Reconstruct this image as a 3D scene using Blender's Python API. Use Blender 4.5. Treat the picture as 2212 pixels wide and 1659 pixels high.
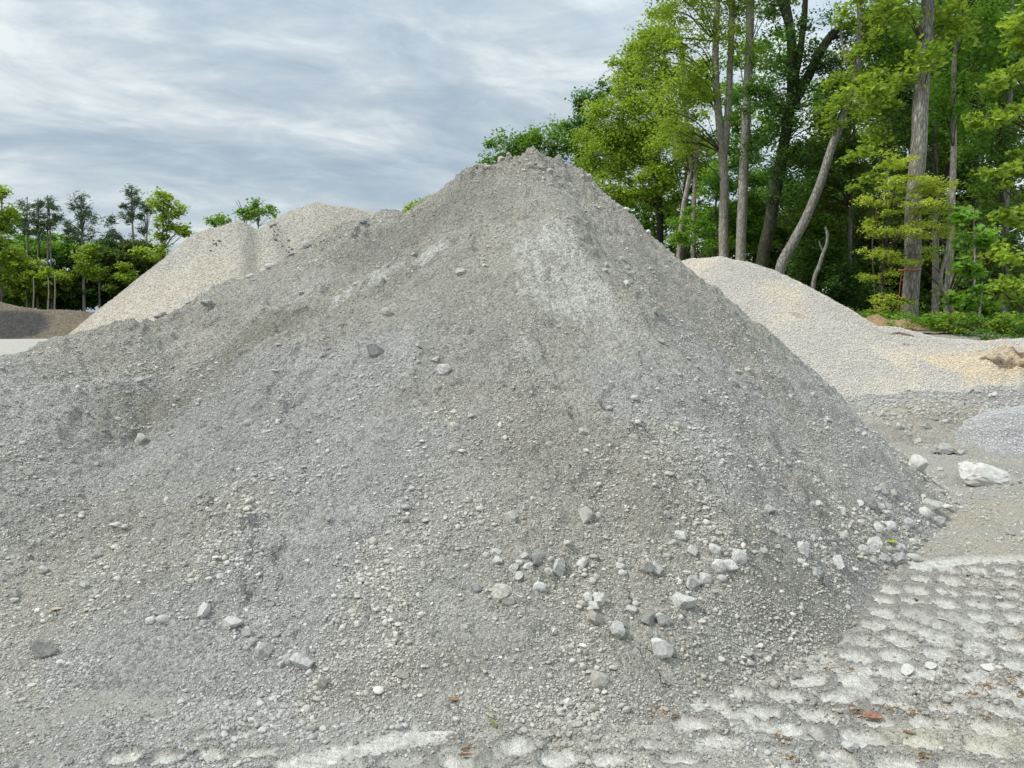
import math, random, time
import numpy as np
T0 = time.time()
rng = np.random.default_rng(7)
random.seed(7)

# ------------------------------------------------------------------ camera model (used to read positions off the photo)
PITCH = math.radians(5.32)
FOC = 773.0
CAM = np.array([0.0, 0.0, 1.6])
CP, SP = math.cos(PITCH), math.sin(PITCH)
S22 = 1024.0 / 2212.0

def ray(X, Y):
    """direction through a point of the photograph (2212 px wide reading)"""
    u = (X * S22 - 512.0) / FOC
    v = (384.0 - Y * S22) / FOC
    return np.array([u, CP + v * SP, -SP + v * CP])

def at(X, Y, depth):
    d = ray(X, Y)
    return CAM + d * (depth / d[1])

def project(P):
    P = np.asarray(P, float) - CAM
    f = P[..., 1] * CP - P[..., 2] * SP
    up = P[..., 1] * SP + P[..., 2] * CP
    return (512 + FOC * P[..., 0] / f) / S22, (384 - FOC * up / f) / S22

# ------------------------------------------------------------------ noise
_perm = np.random.default_rng(11).permutation(256).astype(np.int32)
_perm = np.concatenate([_perm, _perm])
_ga = np.random.default_rng(12).uniform(0, 2 * np.pi, 256)
_gx, _gy = np.cos(_ga).astype(np.float32), np.sin(_ga).astype(np.float32)

def noise2(x, y):
    x = np.asarray(x, np.float32); y = np.asarray(y, np.float32)
    xi = np.floor(x).astype(np.int32); yi = np.floor(y).astype(np.int32)
    xf = x - xi; yf = y - yi
    xi &= 255; yi &= 255
    u = xf * xf * xf * (xf * (xf * 6 - 15) + 10); v = yf * yf * yf * (yf * (yf * 6 - 15) + 10)
    def g(ix, iy, fx, fy):
        h = _perm[_perm[ix & 255] + (iy & 255)]
        return _gx[h] * fx + _gy[h] * fy
    a = g(xi, yi, xf, yf); b = g(xi + 1, yi, xf - 1, yf)
    c = g(xi, yi + 1, xf, yf - 1); d = g(xi + 1, yi + 1, xf - 1, yf - 1)
    return (a + u * (b - a) + v * ((c + u * (d - c)) - (a + u * (b - a)))) * 1.5

def fbm(x, y, octaves=4, gain=0.5):
    s, a, t = 0, 1.0, 0.0
    for k in range(octaves):
        s = s + a * noise2(x * 2 ** k + 17.3 * k, y * 2 ** k - 9.1 * k); t += a; a *= gain
    return s / t

def sstep(a, b, x):
    t = np.clip((x - a) / (b - a), 0, 1)
    return t * t * (3 - 2 * t)

# ------------------------------------------------------------------ heights of the heaps and of the ground
def ridge_heap(x, y, ridge, slope, k, lift):
    """heap dumped along a crest line: the highest of the cones standing on the crest; rounded foot"""
    R = np.array(ridge, float)
    P = []
    for a, b in zip(R[:-1], R[1:]):
        n = max(2, int(np.hypot(*(b - a)[:2]) / 0.12))
        P += [a + (b - a) * i / n for i in range(n)]
    P.append(R[-1]); P = np.array(P)
    best = np.full(np.shape(x), -99.0, np.float32)
    for px, py, pz in P:
        d = np.sqrt((x - px) ** 2 + (y - py) ** 2 + 0.03)
        np.maximum(best, pz + 0.1 - d * slope, out=best)
    z = best / k
    return np.where(z > 20, best, k * np.log1p(np.exp(np.minimum(z, 20)))) - lift

MAIN_RIDGE = [(1.42, 7.6, 2.12), (1.1, 7.6, 2.46), (0.72, 7.6, 2.84), (0.5, 7.55, 3.04), (0.15, 7.55, 3.14), (-0.2, 7.5, 3.06), (-0.32, 7.5, 2.9), (-0.62, 7.4, 2.5), (-1.08, 7.3, 2.62), (-1.45, 7.2, 2.44), (-1.9, 7.1, 2.15), (-2.26, 6.9, 1.98), (-2.59, 6.5, 1.60), (-2.97, 5.9, 1.50), (-3.45, 5.3, 1.34), (-4.5, 5.0, 1.22), (-6, 4.9, 1.05), (-8, 5.0, .8)]
def h_main0(x, y):
    ang = np.arctan2(y - 7.5, x - 0.15)
    rad = np.hypot(y - 7.5, x - 0.15)
    sl = 0.70 + 0.22 * sstep(-1.45, -0.65, ang) * sstep(1.5, .5, ang) + 0.04 * noise2(np.cos(ang) * 2.2 + 5, np.sin(ang) * 2.2 + 3)
    kk = 0.15 + 0.05 * sstep(-0.5, -1.3, ang)
    a = ridge_heap(x, y, MAIN_RIDGE, sl, kk, 0.06)
    a = a + 0.12 * fbm(x * .8 + 3.1, y * .8, 3) * sstep(-0.02, 0.6, a)
    a = a - 0.16 * np.exp(-(((x + 0.95) / .45) ** 2 + ((y - 6.1) / .75) ** 2))          # hollow between crest and shoulder
    a = np.where(a > 2.9, 2.9 + .32 * (a - 2.9), a) + .035 * sstep(2.75, 2.95, a)
    a = a - .21 * sstep(-.75, .40, (x - 1.35) * .71 - (y - 3.62) * .71) * sstep(.3, 1.1, x) * sstep(6.6, 5.4, y)
    a = a - .10 * sstep(3.7, 2.7, y + .25 * np.minimum(0, x + .5) * -.4) - .12 * sstep(2.0, 3.2, x) * sstep(5.4, 4.2, y)
    a = a + 0.07 * np.exp(-(((x - 0.25) / .35) ** 2 + ((y - 6.6) / .9) ** 2))
    return a

TAN_RIDGE = [(-2.8, 26.0, 4.5), (-4.2, 25.2, 4.989), (-5.0, 24.6, 5.061), (-6.0, 24.0, 5.086), (-6.5, 23.7, 4.808), (-7.0, 23.2, 4.45), (-7.5, 22.6, 4.5), (-8.2, 22.4, 4.2), (-8.9, 22.4, 4.0), (-9.2, 22.4, 3.7)]
def h_tan0(x, y):
    a = ridge_heap(x, y, TAN_RIDGE, 0.88, 0.25, 0.12)
    a = a - 0.35 * np.exp(-((x + 7.15 + (y - 22) * .35) / .35) ** 2) * sstep(1, 3.2, a)
    return a + 0.13 * fbm(x * .5 + 3, y * .5, 3) * sstep(0.3, 1.2, a)

DARK_RIDGE = [(-60.0, 50.0, 3.0), (-46.0, 50.0, 3.1), (-38.0, 50.0, 2.7), (-33.0, 50.0, 2.461), (-30.0, 50.0, 1.922), (-26.0, 51.0, 1.826), (-22.0, 52.0, 1.3)]
def h_dark0(x, y):
    a = ridge_heap(x, y, DARK_RIDGE, 0.62, 0.35, 0.2)
    return a + 0.22 * fbm(x * .35 + 9, y * .35, 3) * sstep(0.2, 1, a)

PALE_RIDGE = [(3.6, 19.5, 2.5), (4.4, 19.0, 3.048), (4.95, 18.6, 3.078), (5.4, 18.4, 2.958), (6.1, 18.0, 2.62), (7.0, 17.5, 1.8), (7.6, 17.2, 1.45), (8.3, 16.9, 1.40), (9.1, 16.9, 1.235), (10.3, 17.0, 1.077), (11.3, 17.0, 1.166), (12.2, 17.0, 1.1), (14.0, 17.0, 1.2), (16.0, 17.0, 1.2)]
def h_pale0(x, y):
    a = ridge_heap(x, y, PALE_RIDGE, 0.60, 0.25, 0.14)
    return a + 0.09 * fbm(x * .7 + 1, y * .7, 3) * sstep(0.1, .6, a)

def h_ground0(x, y):
    """yard floor: level, rising to a wooded bank on the right"""
    bank = 1.15 * sstep(16.5, 19.5, y - 0.18 * np.maximum(0, 8 - x)) * sstep(2.0, 7.0, x - 0.05 * (y - 18))
    bank = bank + 0.9 * sstep(24, 60, y) * sstep(-2, 8, x)
    und = 0.05 * fbm(x * .35, y * .35 + 4, 3) * sstep(7, 12, np.hypot(x, y))
    far = 0.25 * fbm(x * .08, y * .08, 2) * sstep(25, 60, y) * sstep(-6, 5, x)
    return bank + und + far

MOUNDS = {  # low grey spill heaps at the right, each its own heap: crest line, slope
    'back': ([(5.2, 12.7, .22), (5.9, 12.4, .30), (6.6, 12.2, .42), (7.1, 12.5, .30), (7.8, 12.3, .50), (8.6, 12.6, .42), (10.5, 12.8, .5)], .55),
    'mid': ([(5.0, 10.2, .20), (5.5, 10.35, .40), (6.1, 10.5, .36), (6.6, 10.6, .2)], .36),
    'near': ([(5.75, 9.45, .20), (6.25, 9.55, .42), (6.9, 9.7, .56), (8.2, 9.8, .6)], .46),
}
def h_mound0(x, y, key):
    r, s = MOUNDS[key]
    return ridge_heap(x, y, r, s, 0.10, 0.06) + 0.10 * fbm(x * 1.7, y * 1.7 + 8, 4)

# ================================================================== blender side
import bpy
from mathutils import Vector, Matrix
for o in list(bpy.data.objects): bpy.data.objects.remove(o)
SC = bpy.context.scene
COL = SC.collection

def link(o):
    COL.objects.link(o); return o

def tag(o, label=None, cat=None, group=None, kind=None):
    if label: o['label'] = label
    if cat: o['category'] = cat
    if group: o['group'] = group
    if kind: o['kind'] = kind
    return o

def mesh_obj(name, V, faces, mat=None, parent=None, loc=(0, 0, 0), col=None, smooth=True):
    """faces: list of (n,k) index arrays; V in world space, stored relative to loc"""
    V = np.asarray(V, np.float32) - np.asarray(loc, np.float32)
    faces = [np.asarray(f, np.int32) for f in faces if len(f)]
    me = bpy.data.meshes.new(name)
    me.vertices.add(len(V)); me.vertices.foreach_set('co', V.ravel())
    li = np.concatenate([f.ravel() for f in faces]).astype(np.int32)
    tot = np.concatenate([np.full(len(f), f.shape[1], np.int32) for f in faces])
    st = np.concatenate([[0], np.cumsum(tot)[:-1]]).astype(np.int32)
    me.loops.add(len(li)); me.loops.foreach_set('vertex_index', li)
    me.polygons.add(len(tot)); me.polygons.foreach_set('loop_start', st)
    me.update(calc_edges=True)
    me.polygons.foreach_set('use_smooth', np.full(len(tot), smooth, bool))
    if col is not None:
        a = me.attributes.new('Col', 'FLOAT_COLOR', 'POINT')
        c = np.ones((len(V), 4), np.float32); c[:, :3] = col
        a.data.foreach_set('color', c.ravel())
    if mat: me.materials.append(mat)
    me.update()
    o = bpy.data.objects.new(name, me); link(o)
    if parent is not None: o.parent = parent
    else: o.location = loc
    return o

def empty(name, loc):
    o = bpy.data.objects.new(name, None); link(o); o.location = loc; o.empty_display_size = .2
    return o

# ------------------------------------------------------------------ materials
class NT:
    def __init__(s, name):
        s.m = bpy.data.materials.new(name); s.m.use_nodes = True
        s.t = s.m.node_tree; s.t.nodes.clear()
        s.out = s.t.nodes.new('ShaderNodeOutputMaterial')
    def n(s, typ, **kw):
        nd = s.t.nodes.new(typ)
        ins = kw.pop('ins', {})
        for k, v in kw.items(): setattr(nd, k, v)
        for k, v in ins.items(): s.put(nd.inputs[k], v)
        return nd
    def put(s, sock, v):
        if isinstance(v, bpy.types.NodeSocket): s.t.links.new(v, sock)
        elif isinstance(v, bpy.types.Node): s.t.links.new(v.outputs[0], sock)
        else: sock.default_value = v
    def math(s, op, a, b=0.0, clamp=False):
        nd = s.n('ShaderNodeMath', operation=op, use_clamp=clamp); s.put(nd.inputs[0], a); s.put(nd.inputs[1], b); return nd.outputs[0]
    def mixc(s, fac, a, b, mode='MIX'):
        nd = s.n('ShaderNodeMix', data_type='RGBA', blend_type=mode)
        s.put(nd.inputs[0], fac); s.put(nd.inputs[6], a); s.put(nd.inputs[7], b); return nd.outputs[2]
    def ramp(s, fac, pts):
        nd = s.n('ShaderNodeValToRGB'); s.put(nd.inputs[0], fac)
        r = nd.color_ramp
        while len(r.elements) < len(pts): r.elements.new(.5)
        for e, (p, c) in zip(r.elements, pts):
            e.position = p; e.color = c if len(c) == 4 else (*c, 1)
        return nd.outputs[0]
    def mr(s, v, a, b, c, d):
        nd = s.n('ShaderNodeMapRange'); s.put(nd.inputs[0], v)
        for i, x in enumerate((a, b, c, d)): nd.inputs[i + 1].default_value = x
        return nd.outputs[0]
    def noise(s, vec, scale, detail=3, rough=.55):
        nd = s.n('ShaderNodeTexNoise', ins={'Scale': scale, 'Detail': detail, 'Roughness': rough}); s.put(nd.inputs['Vector'], vec); return nd.outputs[0]
    def vor(s, vec, scale, feature='F1'):
        nd = s.n('ShaderNodeTexVoronoi', feature=feature, ins={'Scale': scale}); s.put(nd.inputs['Vector'], vec); return nd
    def obj(s): return s.n('ShaderNodeTexCoord').outputs['Object']
    def attr(s, name='Col'): return s.n('ShaderNodeAttribute', attribute_name=name).outputs['Color']
    def bump(s, h, strength, dist, normal=None):
        nd = s.n('ShaderNodeBump', ins={'Strength': strength, 'Distance': dist, 'Height': h})
        if normal is not None: s.put(nd.inputs['Normal'], normal)
        return nd.outputs[0]
    def bsdf(s, col, rough=.95, normal=None, spec=.2):
        b = s.n('ShaderNodeBsdfPrincipled', ins={'Base Color': col, 'Roughness': rough, 'Specular IOR Level': spec})
        if normal is not None: s.put(b.inputs['Normal'], normal)
        s.t.links.new(b.outputs[0], s.out.inputs[0]); return b

def grain_mat(name, cell=75.0, var=.5, bumpd=.012, cracks=False, fine=190.0, tintvar=0.0):
    """crushed-stone surface: vertex colour carries where the fines are pale, damp or sandy; cells and noise make the grains"""
    s = NT(name); p = s.obj(); c = s.attr()
    v1 = s.vor(p, cell); v2 = s.vor(p, cell * 2.6)
    n = s.noise(p, fine, 3, .7)
    r1 = s.n('ShaderNodeSeparateColor', ins={0: v1.outputs['Color']}).outputs[0]
    r2 = s.n('ShaderNodeSeparateColor', ins={0: v2.outputs['Color']}).outputs[1]
    k = s.math('ADD', s.math('MULTIPLY', r1, .45), s.math('MULTIPLY', r2, .55))
    k = s.math('ADD', s.math('MULTIPLY', k, .6), s.math('MULTIPLY', n, .4))
    k = s.mr(k, .2, .8, 1 - var, 1 + var * .75)
    col = s.mixc(1.0, c, s.n('ShaderNodeCombineColor', ins={0: k, 1: k, 2: k}).outputs[0], 'MULTIPLY')
    if tintvar:
        t = s.ramp(s.noise(p, cell * .8, 2), [(.35, (1 + tintvar, 1, 1 - tintvar * 1.6)), (.65, (1 - tintvar, 1, 1 + tintvar))])
        col = s.mixc(1.0, col, t, 'MULTIPLY')
    h = s.math('ADD', s.math('MULTIPLY', v1.outputs['Distance'], -.8), s.math('MULTIPLY', v2.outputs['Distance'], -.45))
    h = s.math('ADD', h, s.math('MULTIPLY', n, .9))
    nm = s.bump(h, 1.0, bumpd)
    if cracks:
        warp = s.n('ShaderNodeVectorMath', operation='ADD')
        s.put(warp.inputs[0], p)
        wn = s.n('ShaderNodeTexNoise', ins={'Scale': 3.2, 'Detail': 4.0}); s.put(wn.inputs['Vector'], p)
        sc = s.n('ShaderNodeVectorMath', operation='SCALE', ins={'Scale': .55}); s.put(sc.inputs[0], wn.outputs[1])
        s.put(warp.inputs[1], sc.outputs[0])
        ed = s.vor(warp.outputs[0], 1.25, 'DISTANCE_TO_EDGE').outputs[0]
        line = s.mr(ed, .0, .0045, 1, 0)
        gate = s.mr(s.noise(p, 1.7, 2), .56, .62, 0, .85)
        line = s.math('MULTIPLY', line, gate, True)
        nm = s.bump(s.math('MULTIPLY', line, -1.0), 1.0, .02, nm)
        col = s.mixc(line, col, (.09, .085, .075, 1))
    s.bsdf(col, .96, nm, .15)
    return s.m

def rock_mat(name, base, dark, scale=3.5, spots=.25):
    s = NT(name); p = s.obj()
    n1 = s.noise(p, scale, 6, .7); n2 = s.noise(p, scale * 7, 4, .75)
    ri = s.n('ShaderNodeObjectInfo').outputs['Random']
    c = s.mixc(s.mr(n1, .38, .62, 0, 1), dark, base)
    c = s.mixc(s.math('MULTIPLY', s.mr(n2, .55, .7, 0, 1), spots), c, (dark[0] * .55, dark[1] * .55, dark[2] * .53, 1))
    k = s.mr(ri, 0, 1, .82, 1.12)
    c = s.mixc(1.0, c, s.n('ShaderNodeCombineColor', ins={0: k, 1: k, 2: k}).outputs[0], 'MULTIPLY')
    nm = s.bump(s.math('ADD', n1, s.math('MULTIPLY', n2, .5)), .9, .004)
    s.bsdf(c, .93, nm, .2); return s.m

def pebble_mat():
    s = NT('pebble_stone'); c = s.attr(); p = s.obj()
    n = s.noise(p, 160, 2, .6); k = s.mr(n, .3, .7, .8, 1.15)
    col = s.mixc(1.0, c, s.n('ShaderNodeCombineColor', ins={0: k, 1: k, 2: k}).outputs[0], 'MULTIPLY')
    s.bsdf(col, .95, s.bump(n, .6, .006), .15); return s.m

def leaf_mat(name, trans=.45):
    s = NT(name); c = s.attr()
    d = s.n('ShaderNodeBsdfPrincipled', ins={'Base Color': c, 'Roughness': .55, 'Specular IOR Level': .25})
    ct = s.mixc(1.0, c, (1.45, 1.35, .55, 1), 'MULTIPLY')
    t = s.n('ShaderNodeBsdfTranslucent', ins={'Color': ct})
    mx = s.n('ShaderNodeMixShader', ins={0: trans}); s.put(mx.inputs[1], d.outputs[0]); s.put(mx.inputs[2], t.outputs[0])
    s.t.links.new(mx.outputs[0], s.out.inputs[0]); return s.m

def bark_mat(name, light, dark, sc=9.0, moss=0.0):
    s = NT(name); p = s.obj()
    mp = s.n('ShaderNodeMapping', ins={'Scale': (1, 1, .26)}); s.put(mp.inputs[0], p)
    n1 = s.noise(mp.outputs[0], sc * 1.6, 5, .7)
    v = s.vor(mp.outputs[0], sc * 2.2, 'DISTANCE_TO_EDGE').outputs[0]
    n3 = s.noise(p, 1.2, 3)
    f = s.math('ADD', s.math('MULTIPLY', n1, .7), s.math('MULTIPLY', v, .7))
    c = s.mixc(s.mr(f, .35, .72, 0, 1), dark, light)
    c = s.mixc(s.math('MULTIPLY', s.mr(n3, .45, .65, 0, 1), .35), c, (dark[0] * 1.1, dark[1] * 1.15, dark[2] * .95, 1))
    if moss: c = s.mixc(s.math('MULTIPLY', s.mr(s.noise(p, 2.5, 4), .4, .6, 0, 1), moss), c, (.035, .06, .018, 1))
    s.bsdf(c, .95, s.bump(f, 1.0, .05), .1); return s.m

def flat_mat(name, col, rough=.8, trans=0):
    s = NT(name); p = s.obj()
    n = s.noise(p, 60, 3)
    c = s.mixc(s.mr(n, .35, .65, 0, 1), (col[0] * .7, col[1] * .7, col[2] * .7, 1), (*col, 1))
    s.bsdf(c, rough, None, .2); return s.m

M_MAIN = grain_mat('grey_stone_dust', 58, .58, .028, True, 170, .03)
M_GROUND = grain_mat('yard_fines', 70, .26, .008, False, 170, .02)
M_TAN = grain_mat('cream_gravel', 28, .15, .016, False, 40, .07)
M_DARK = grain_mat('dark_millings', 6, .4, .08, False, 15, .05)
M_PALE = grain_mat('white_limestone_gravel', 30, .26, .022, False, 46, .05)
M_MOUND = grain_mat('grey_spill', 40, .38, .02, False, 110, .03)
M_DIRT = grain_mat('sandy_dirt', 20, .3, .03, False, 60, .04)
M_PEB = pebble_mat()
M_ROCK = {'pale': rock_mat('pale_limestone', (.66, .645, .605, 1), (.46, .45, .415, 1)),
          'grey': rock_mat('grey_limestone', (.54, .535, .505, 1), (.34, .335, .31, 1)),
          'dust': rock_mat('dust_crusted_stone', (.50, .48, .425, 1), (.36, .345, .30, 1)),
          'dark': rock_mat('dusty_dark_stone', (.33, .33, .31, 1), (.2, .2, .185, 1)),
          'tan': rock_mat('dusty_tan_stone', (.46, .43, .375, 1), (.3, .28, .235, 1))}
M_LEAF = leaf_mat('broad_leaf')
M_NEEDLE = leaf_mat('pine_needle', .2)
M_BARK = bark_mat('grey_bark', (.48, .455, .41, 1), (.15, .14, .12, 1), 7)
M_BARKP = bark_mat('pale_bark', (.60, .565, .505, 1), (.22, .195, .16, 1), 8)
M_BARKD = bark_mat('dark_bark', (.13, .115, .09, 1), (.03, .027, .022, 1), 7, .5)
M_TWIG = bark_mat('twig_bark', (.17, .14, .105, 1), (.06, .05, .04, 1), 14)

# ------------------------------------------------------------------ terrain sheets
def axis(a, b, step, lo, hi, grow):
    """even step inside [a,b], widening outwards to lo / hi"""
    c = list(np.arange(a, b, step)); s = step; v = c[-1]
    while v < hi: s *= grow; v += s; c.append(v)
    s = step; v = c[0]; pre = []
    while v > lo: s *= grow; v -= s; pre.append(v)
    return np.array(pre[::-1] + c)

class Sheet:
    def __init__(s, xs, ys, Z):
        s.xs, s.ys, s.Z = xs, ys, Z
    def at(s, x, y):
        i = np.clip(np.searchsorted(s.xs, x) - 1, 0, len(s.xs) - 2); j = np.clip(np.searchsorted(s.ys, y) - 1, 0, len(s.ys) - 2)
        fx = (x - s.xs[i]) / (s.xs[i + 1] - s.xs[i]); fy = (y - s.ys[j]) / (s.ys[j + 1] - s.ys[j])
        Z = s.Z
        r = (Z[j, i] * (1 - fx) + Z[j, i + 1] * fx) * (1 - fy) + (Z[j + 1, i] * (1 - fx) + Z[j + 1, i + 1] * fx) * fy
        out = (x < s.xs[0]) | (x > s.xs[-1]) | (y < s.ys[0]) | (y > s.ys[-1])
        return np.where(out, -9.0, r)
    def build(s, name, mat, col, keep=None, loc=(0, 0, 0)):
        X, Y = np.meshgrid(s.xs, s.ys)
        V = np.stack([X, Y, s.Z], -1).reshape(-1, 3)
        ny, nx = s.Z.shape
        idx = np.arange(nx * ny).reshape(ny, nx)
        F = np.stack([idx[:-1, :-1], idx[:-1, 1:], idx[1:, 1:], idx[1:, :-1]], -1).reshape(-1, 4)
        c = col.reshape(-1, 3)
        if keep is not None:
            F = F[keep.ravel()[F].any(1)]
            used = np.unique(F); mp = np.zeros(len(V), np.int32); mp[used] = np.arange(len(used))
            F = mp[F]; V = V[used]; c = c[used]
        return mesh_obj(name, V, [F], mat, None, loc, c)

def hit(X, Y, sheets, t0=1.5, t1=70, n=9000):
    """where the line of sight through a spot of the photograph meets the built surfaces"""
    d = ray(X, Y); t = t0 * (t1 / t0) ** (np.arange(n) / n)
    P = CAM + d * t[:, None]
    z = np.max([s.at(P[:, 0], P[:, 1]) for s in sheets], 0)
    k = np.nonzero(P[:, 2] <= z)[0]
    return P[k[0]] if len(k) else None

# --- tyre-tread pads pressed into the yard floor
def gpt(X, Y):
    d = ray(X, Y); t = -1.6 / d[2]; return (CAM + d * t)[:2]
PADS = []
for X, Y, rx, ry in [(265, 1636, 42, 19), (348, 1642, 36, 18), (452, 1631, 34, 13), (550, 1626, 42, 13), (436, 1594, 30, 11), (528, 1582, 30, 10), (1118, 1612, 36, 17), (1208, 1632, 44, 20),
                     (1135, 1655, 40, 8), (1310, 1640, 40, 16), (985, 1650, 36, 14), (1585, 1545, 34, 12), (1640, 1562, 34, 12), (1560, 1600, 45, 12), (1690, 1575, 40, 12),
                     (1400, 1610, 40, 12), (1465, 1640, 44, 10), (330, 1548, 22, 8), (240, 1590, 18, 7)]:
    c = gpt(X, Y); e = gpt(X + rx, Y); f = gpt(X, Y - ry)
    PADS.append((c, abs(e[0] - c[0]), abs(f[1] - c[1])))
STRIPS = [((640, 1650), (770, 1618), (880, 1590), (1005, 1552), .085), ((1990, 1222), (2080, 1212), (2212, 1203), (2300, 1196), .10)]

def compact(x, y):
    """0 loose crumbs .. 1 pressed pale fines; second value: rim raised by the tread"""
    wx = x + .012 * noise2(x * 11, y * 11) + .006 * noise2(x * 40, y * 40 + 5); wy = y + .012 * noise2(x * 11 + 40, y * 11) + .006 * noise2(x * 40 + 3, y * 40)
    P = np.zeros_like(x); rimp = np.zeros_like(x)
    for c, rx, ry in PADS:
        e = (np.abs(wx - c[0]) / rx) ** 2.4 + (np.abs(wy - c[1]) / ry) ** 2.4
        P = np.maximum(P, sstep(1.15, .8, e)); rimp = np.maximum(rimp, sstep(1.0, 1.3, e) * sstep(2.4, 1.5, e))
    for *pts, w in STRIPS:
        q = [gpt(*p) for p in pts]
        for a, b in zip(q[:-1], q[1:]):
            ab = b - a; t = np.clip(((wx - a[0]) * ab[0] + (wy - a[1]) * ab[1]) / (ab @ ab), 0, 1)
            d = np.hypot(wx - a[0] - t * ab[0], wy - a[1] - t * ab[1])
            P = np.maximum(P, sstep(w * 1.1, w * .6, d))
    rim = rimp
    for (cx, cy, sx, sy, rot, pu, pv, amp) in [(2.75, 4.2, 1.75, .85, -.10, .17, .19, .9), (1.65, 2.95, 1.4, .52, -.16, .21, .15, 1.0), (2.3, 3.45, 1.2, .5, .10, .20, .17, .9), (-.2, 2.72, .8, .12, .2, .2, .12, .4)]:
        u = (wx - cx) * math.cos(rot) + (wy - cy) * math.sin(rot); v = -(wx - cx) * math.sin(rot) + (wy - cy) * math.cos(rot)
        W = sstep(1.15, .75, np.sqrt((u / sx) ** 2 + (v / sy) ** 2) + .25 * noise2(x * 2.6 + 7, y * 2.6))
        row = np.floor(v / pv); uu = u / pu + .5 * (row % 2) + .25 * noise2(row * 3.7, row * 0 + 2.2)
        lu = uu - np.floor(uu) - .5; lv = v / pv - row - .5
        e = (np.abs(lu) / .37) ** 4 + (np.abs(lv) / .37) ** 4 + .35 * noise2(np.floor(uu) * 7.1 + .5, row * 3.3 + .5)
        L = sstep(1.1, .85, e) * W * amp * (1 - .55 * (noise2(np.floor(uu) * 5.3 + .5, row * 9.1 + .5) > .25))
        P = np.maximum(P, L); rim = np.maximum(rim, (sstep(1.0, 1.3, e) * .6 + sstep(1.0, 1.2, e) * sstep(1.9, 1.4, e)) * W)
    return np.clip(P, 0, 1), rim

# ground
gx = axis(-3.2, 5.4, .0135, -900, 900, 1.015)
gx = np.concatenate([axis(-3.2, -3.1, .0135, -900, -3.3, 1.09)[:-1], np.arange(-3.1, 5.4, .0135), 5.4 + np.cumsum(.0135 * 1.02 ** np.arange(90)), axis(9.5, 9.6, .1, 9.4, 900, 1.12)])
gx = np.unique(np.round(gx, 4)); gx = gx[np.concatenate([[True], np.diff(gx) > .004])]
gy = [2.05]
while gy[-1] < 13: gy.append(gy[-1] + max(.0125, .0034 * gy[-1]))
gy = np.array([-60, -30, -12, -5, -2, 0, 1, 1.6, 1.9] + gy + list(axis(13.2, 13.4, .1, 13.2, 1500, 1.06)))
gy = np.unique(np.round(gy, 4))
X, Y = np.meshgrid(gx, gy)
Pc, Rm = compact(X, Y)
near = sstep(16, 11, np.hypot(X, Y)); lumpy = sstep(5.2, 7.5, Y) * sstep(2.2, 3.4, X) * near
Zg = h_ground0(X, Y) + near * (.022 * fbm(X * 2.2, Y * 2.2, 3) + (1 - .75 * Pc) * (.010 * fbm(X * 11, Y * 11, 3) + .006 * noise2(X * 33, Y * 33)) - .019 * Pc + .009 * Rm * (1 + .6 * noise2(X * 20, Y * 20))) + lumpy * (.06 * fbm(X * 1.6 + 2, Y * 1.6, 4) + .03 * np.abs(noise2(X * 6, Y * 6)))
GROUND = Sheet(gx, gy, Zg.astype(np.float32))
tone = fbm(X * 1.3 + 2, Y * 1.3, 4)
cg = np.empty(X.shape + (3,), np.float32)
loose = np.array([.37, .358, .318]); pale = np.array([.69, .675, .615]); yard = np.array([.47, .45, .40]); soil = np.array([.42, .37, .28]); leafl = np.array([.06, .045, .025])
w = (Pc * (.75 + .5 * noise2(X * 25, Y * 25 + 9)))[..., None].clip(0, 1)
cg[:] = loose * (1 + .22 * tone[..., None])
cg = cg * (1 - .30 * Rm[..., None].clip(0, 1)) * (1 - w) + pale * w
yl = (sstep(9, 14, Y) * sstep(2, -3, X))[..., None]; cg = cg * (1 - yl) + yard * (1 + .2 * fbm(X * .3, Y * 1.2, 4)[..., None]) * yl
# sandy earth showing right of the big stone, and in the yellow corner of the track
for (px, py, rx, ry, c, a) in [(2140, 1110, 1.0, .8, soil, .8), (2200, 1180, .8, .4, soil, .6), (2100, 1590, .5, .16, np.array([.60, .56, .44]), .6)]:
    c0 = gpt(px, py); e = np.sqrt(((X - c0[0]) / rx) ** 2 + ((Y - c0[1]) / ry) ** 2) + .5 * fbm(X * 3, Y * 3 + 5, 3)
    ww = (sstep(1.0, .3, e) * a)[..., None]; cg = cg * (1 - ww) + c * ww
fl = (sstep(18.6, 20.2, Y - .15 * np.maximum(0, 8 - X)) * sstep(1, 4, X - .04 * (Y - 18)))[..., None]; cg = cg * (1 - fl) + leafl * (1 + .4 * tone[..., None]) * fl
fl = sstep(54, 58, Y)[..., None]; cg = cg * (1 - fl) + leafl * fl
tag(GROUND.build('ground', M_GROUND, cg), kind='structure')

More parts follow.
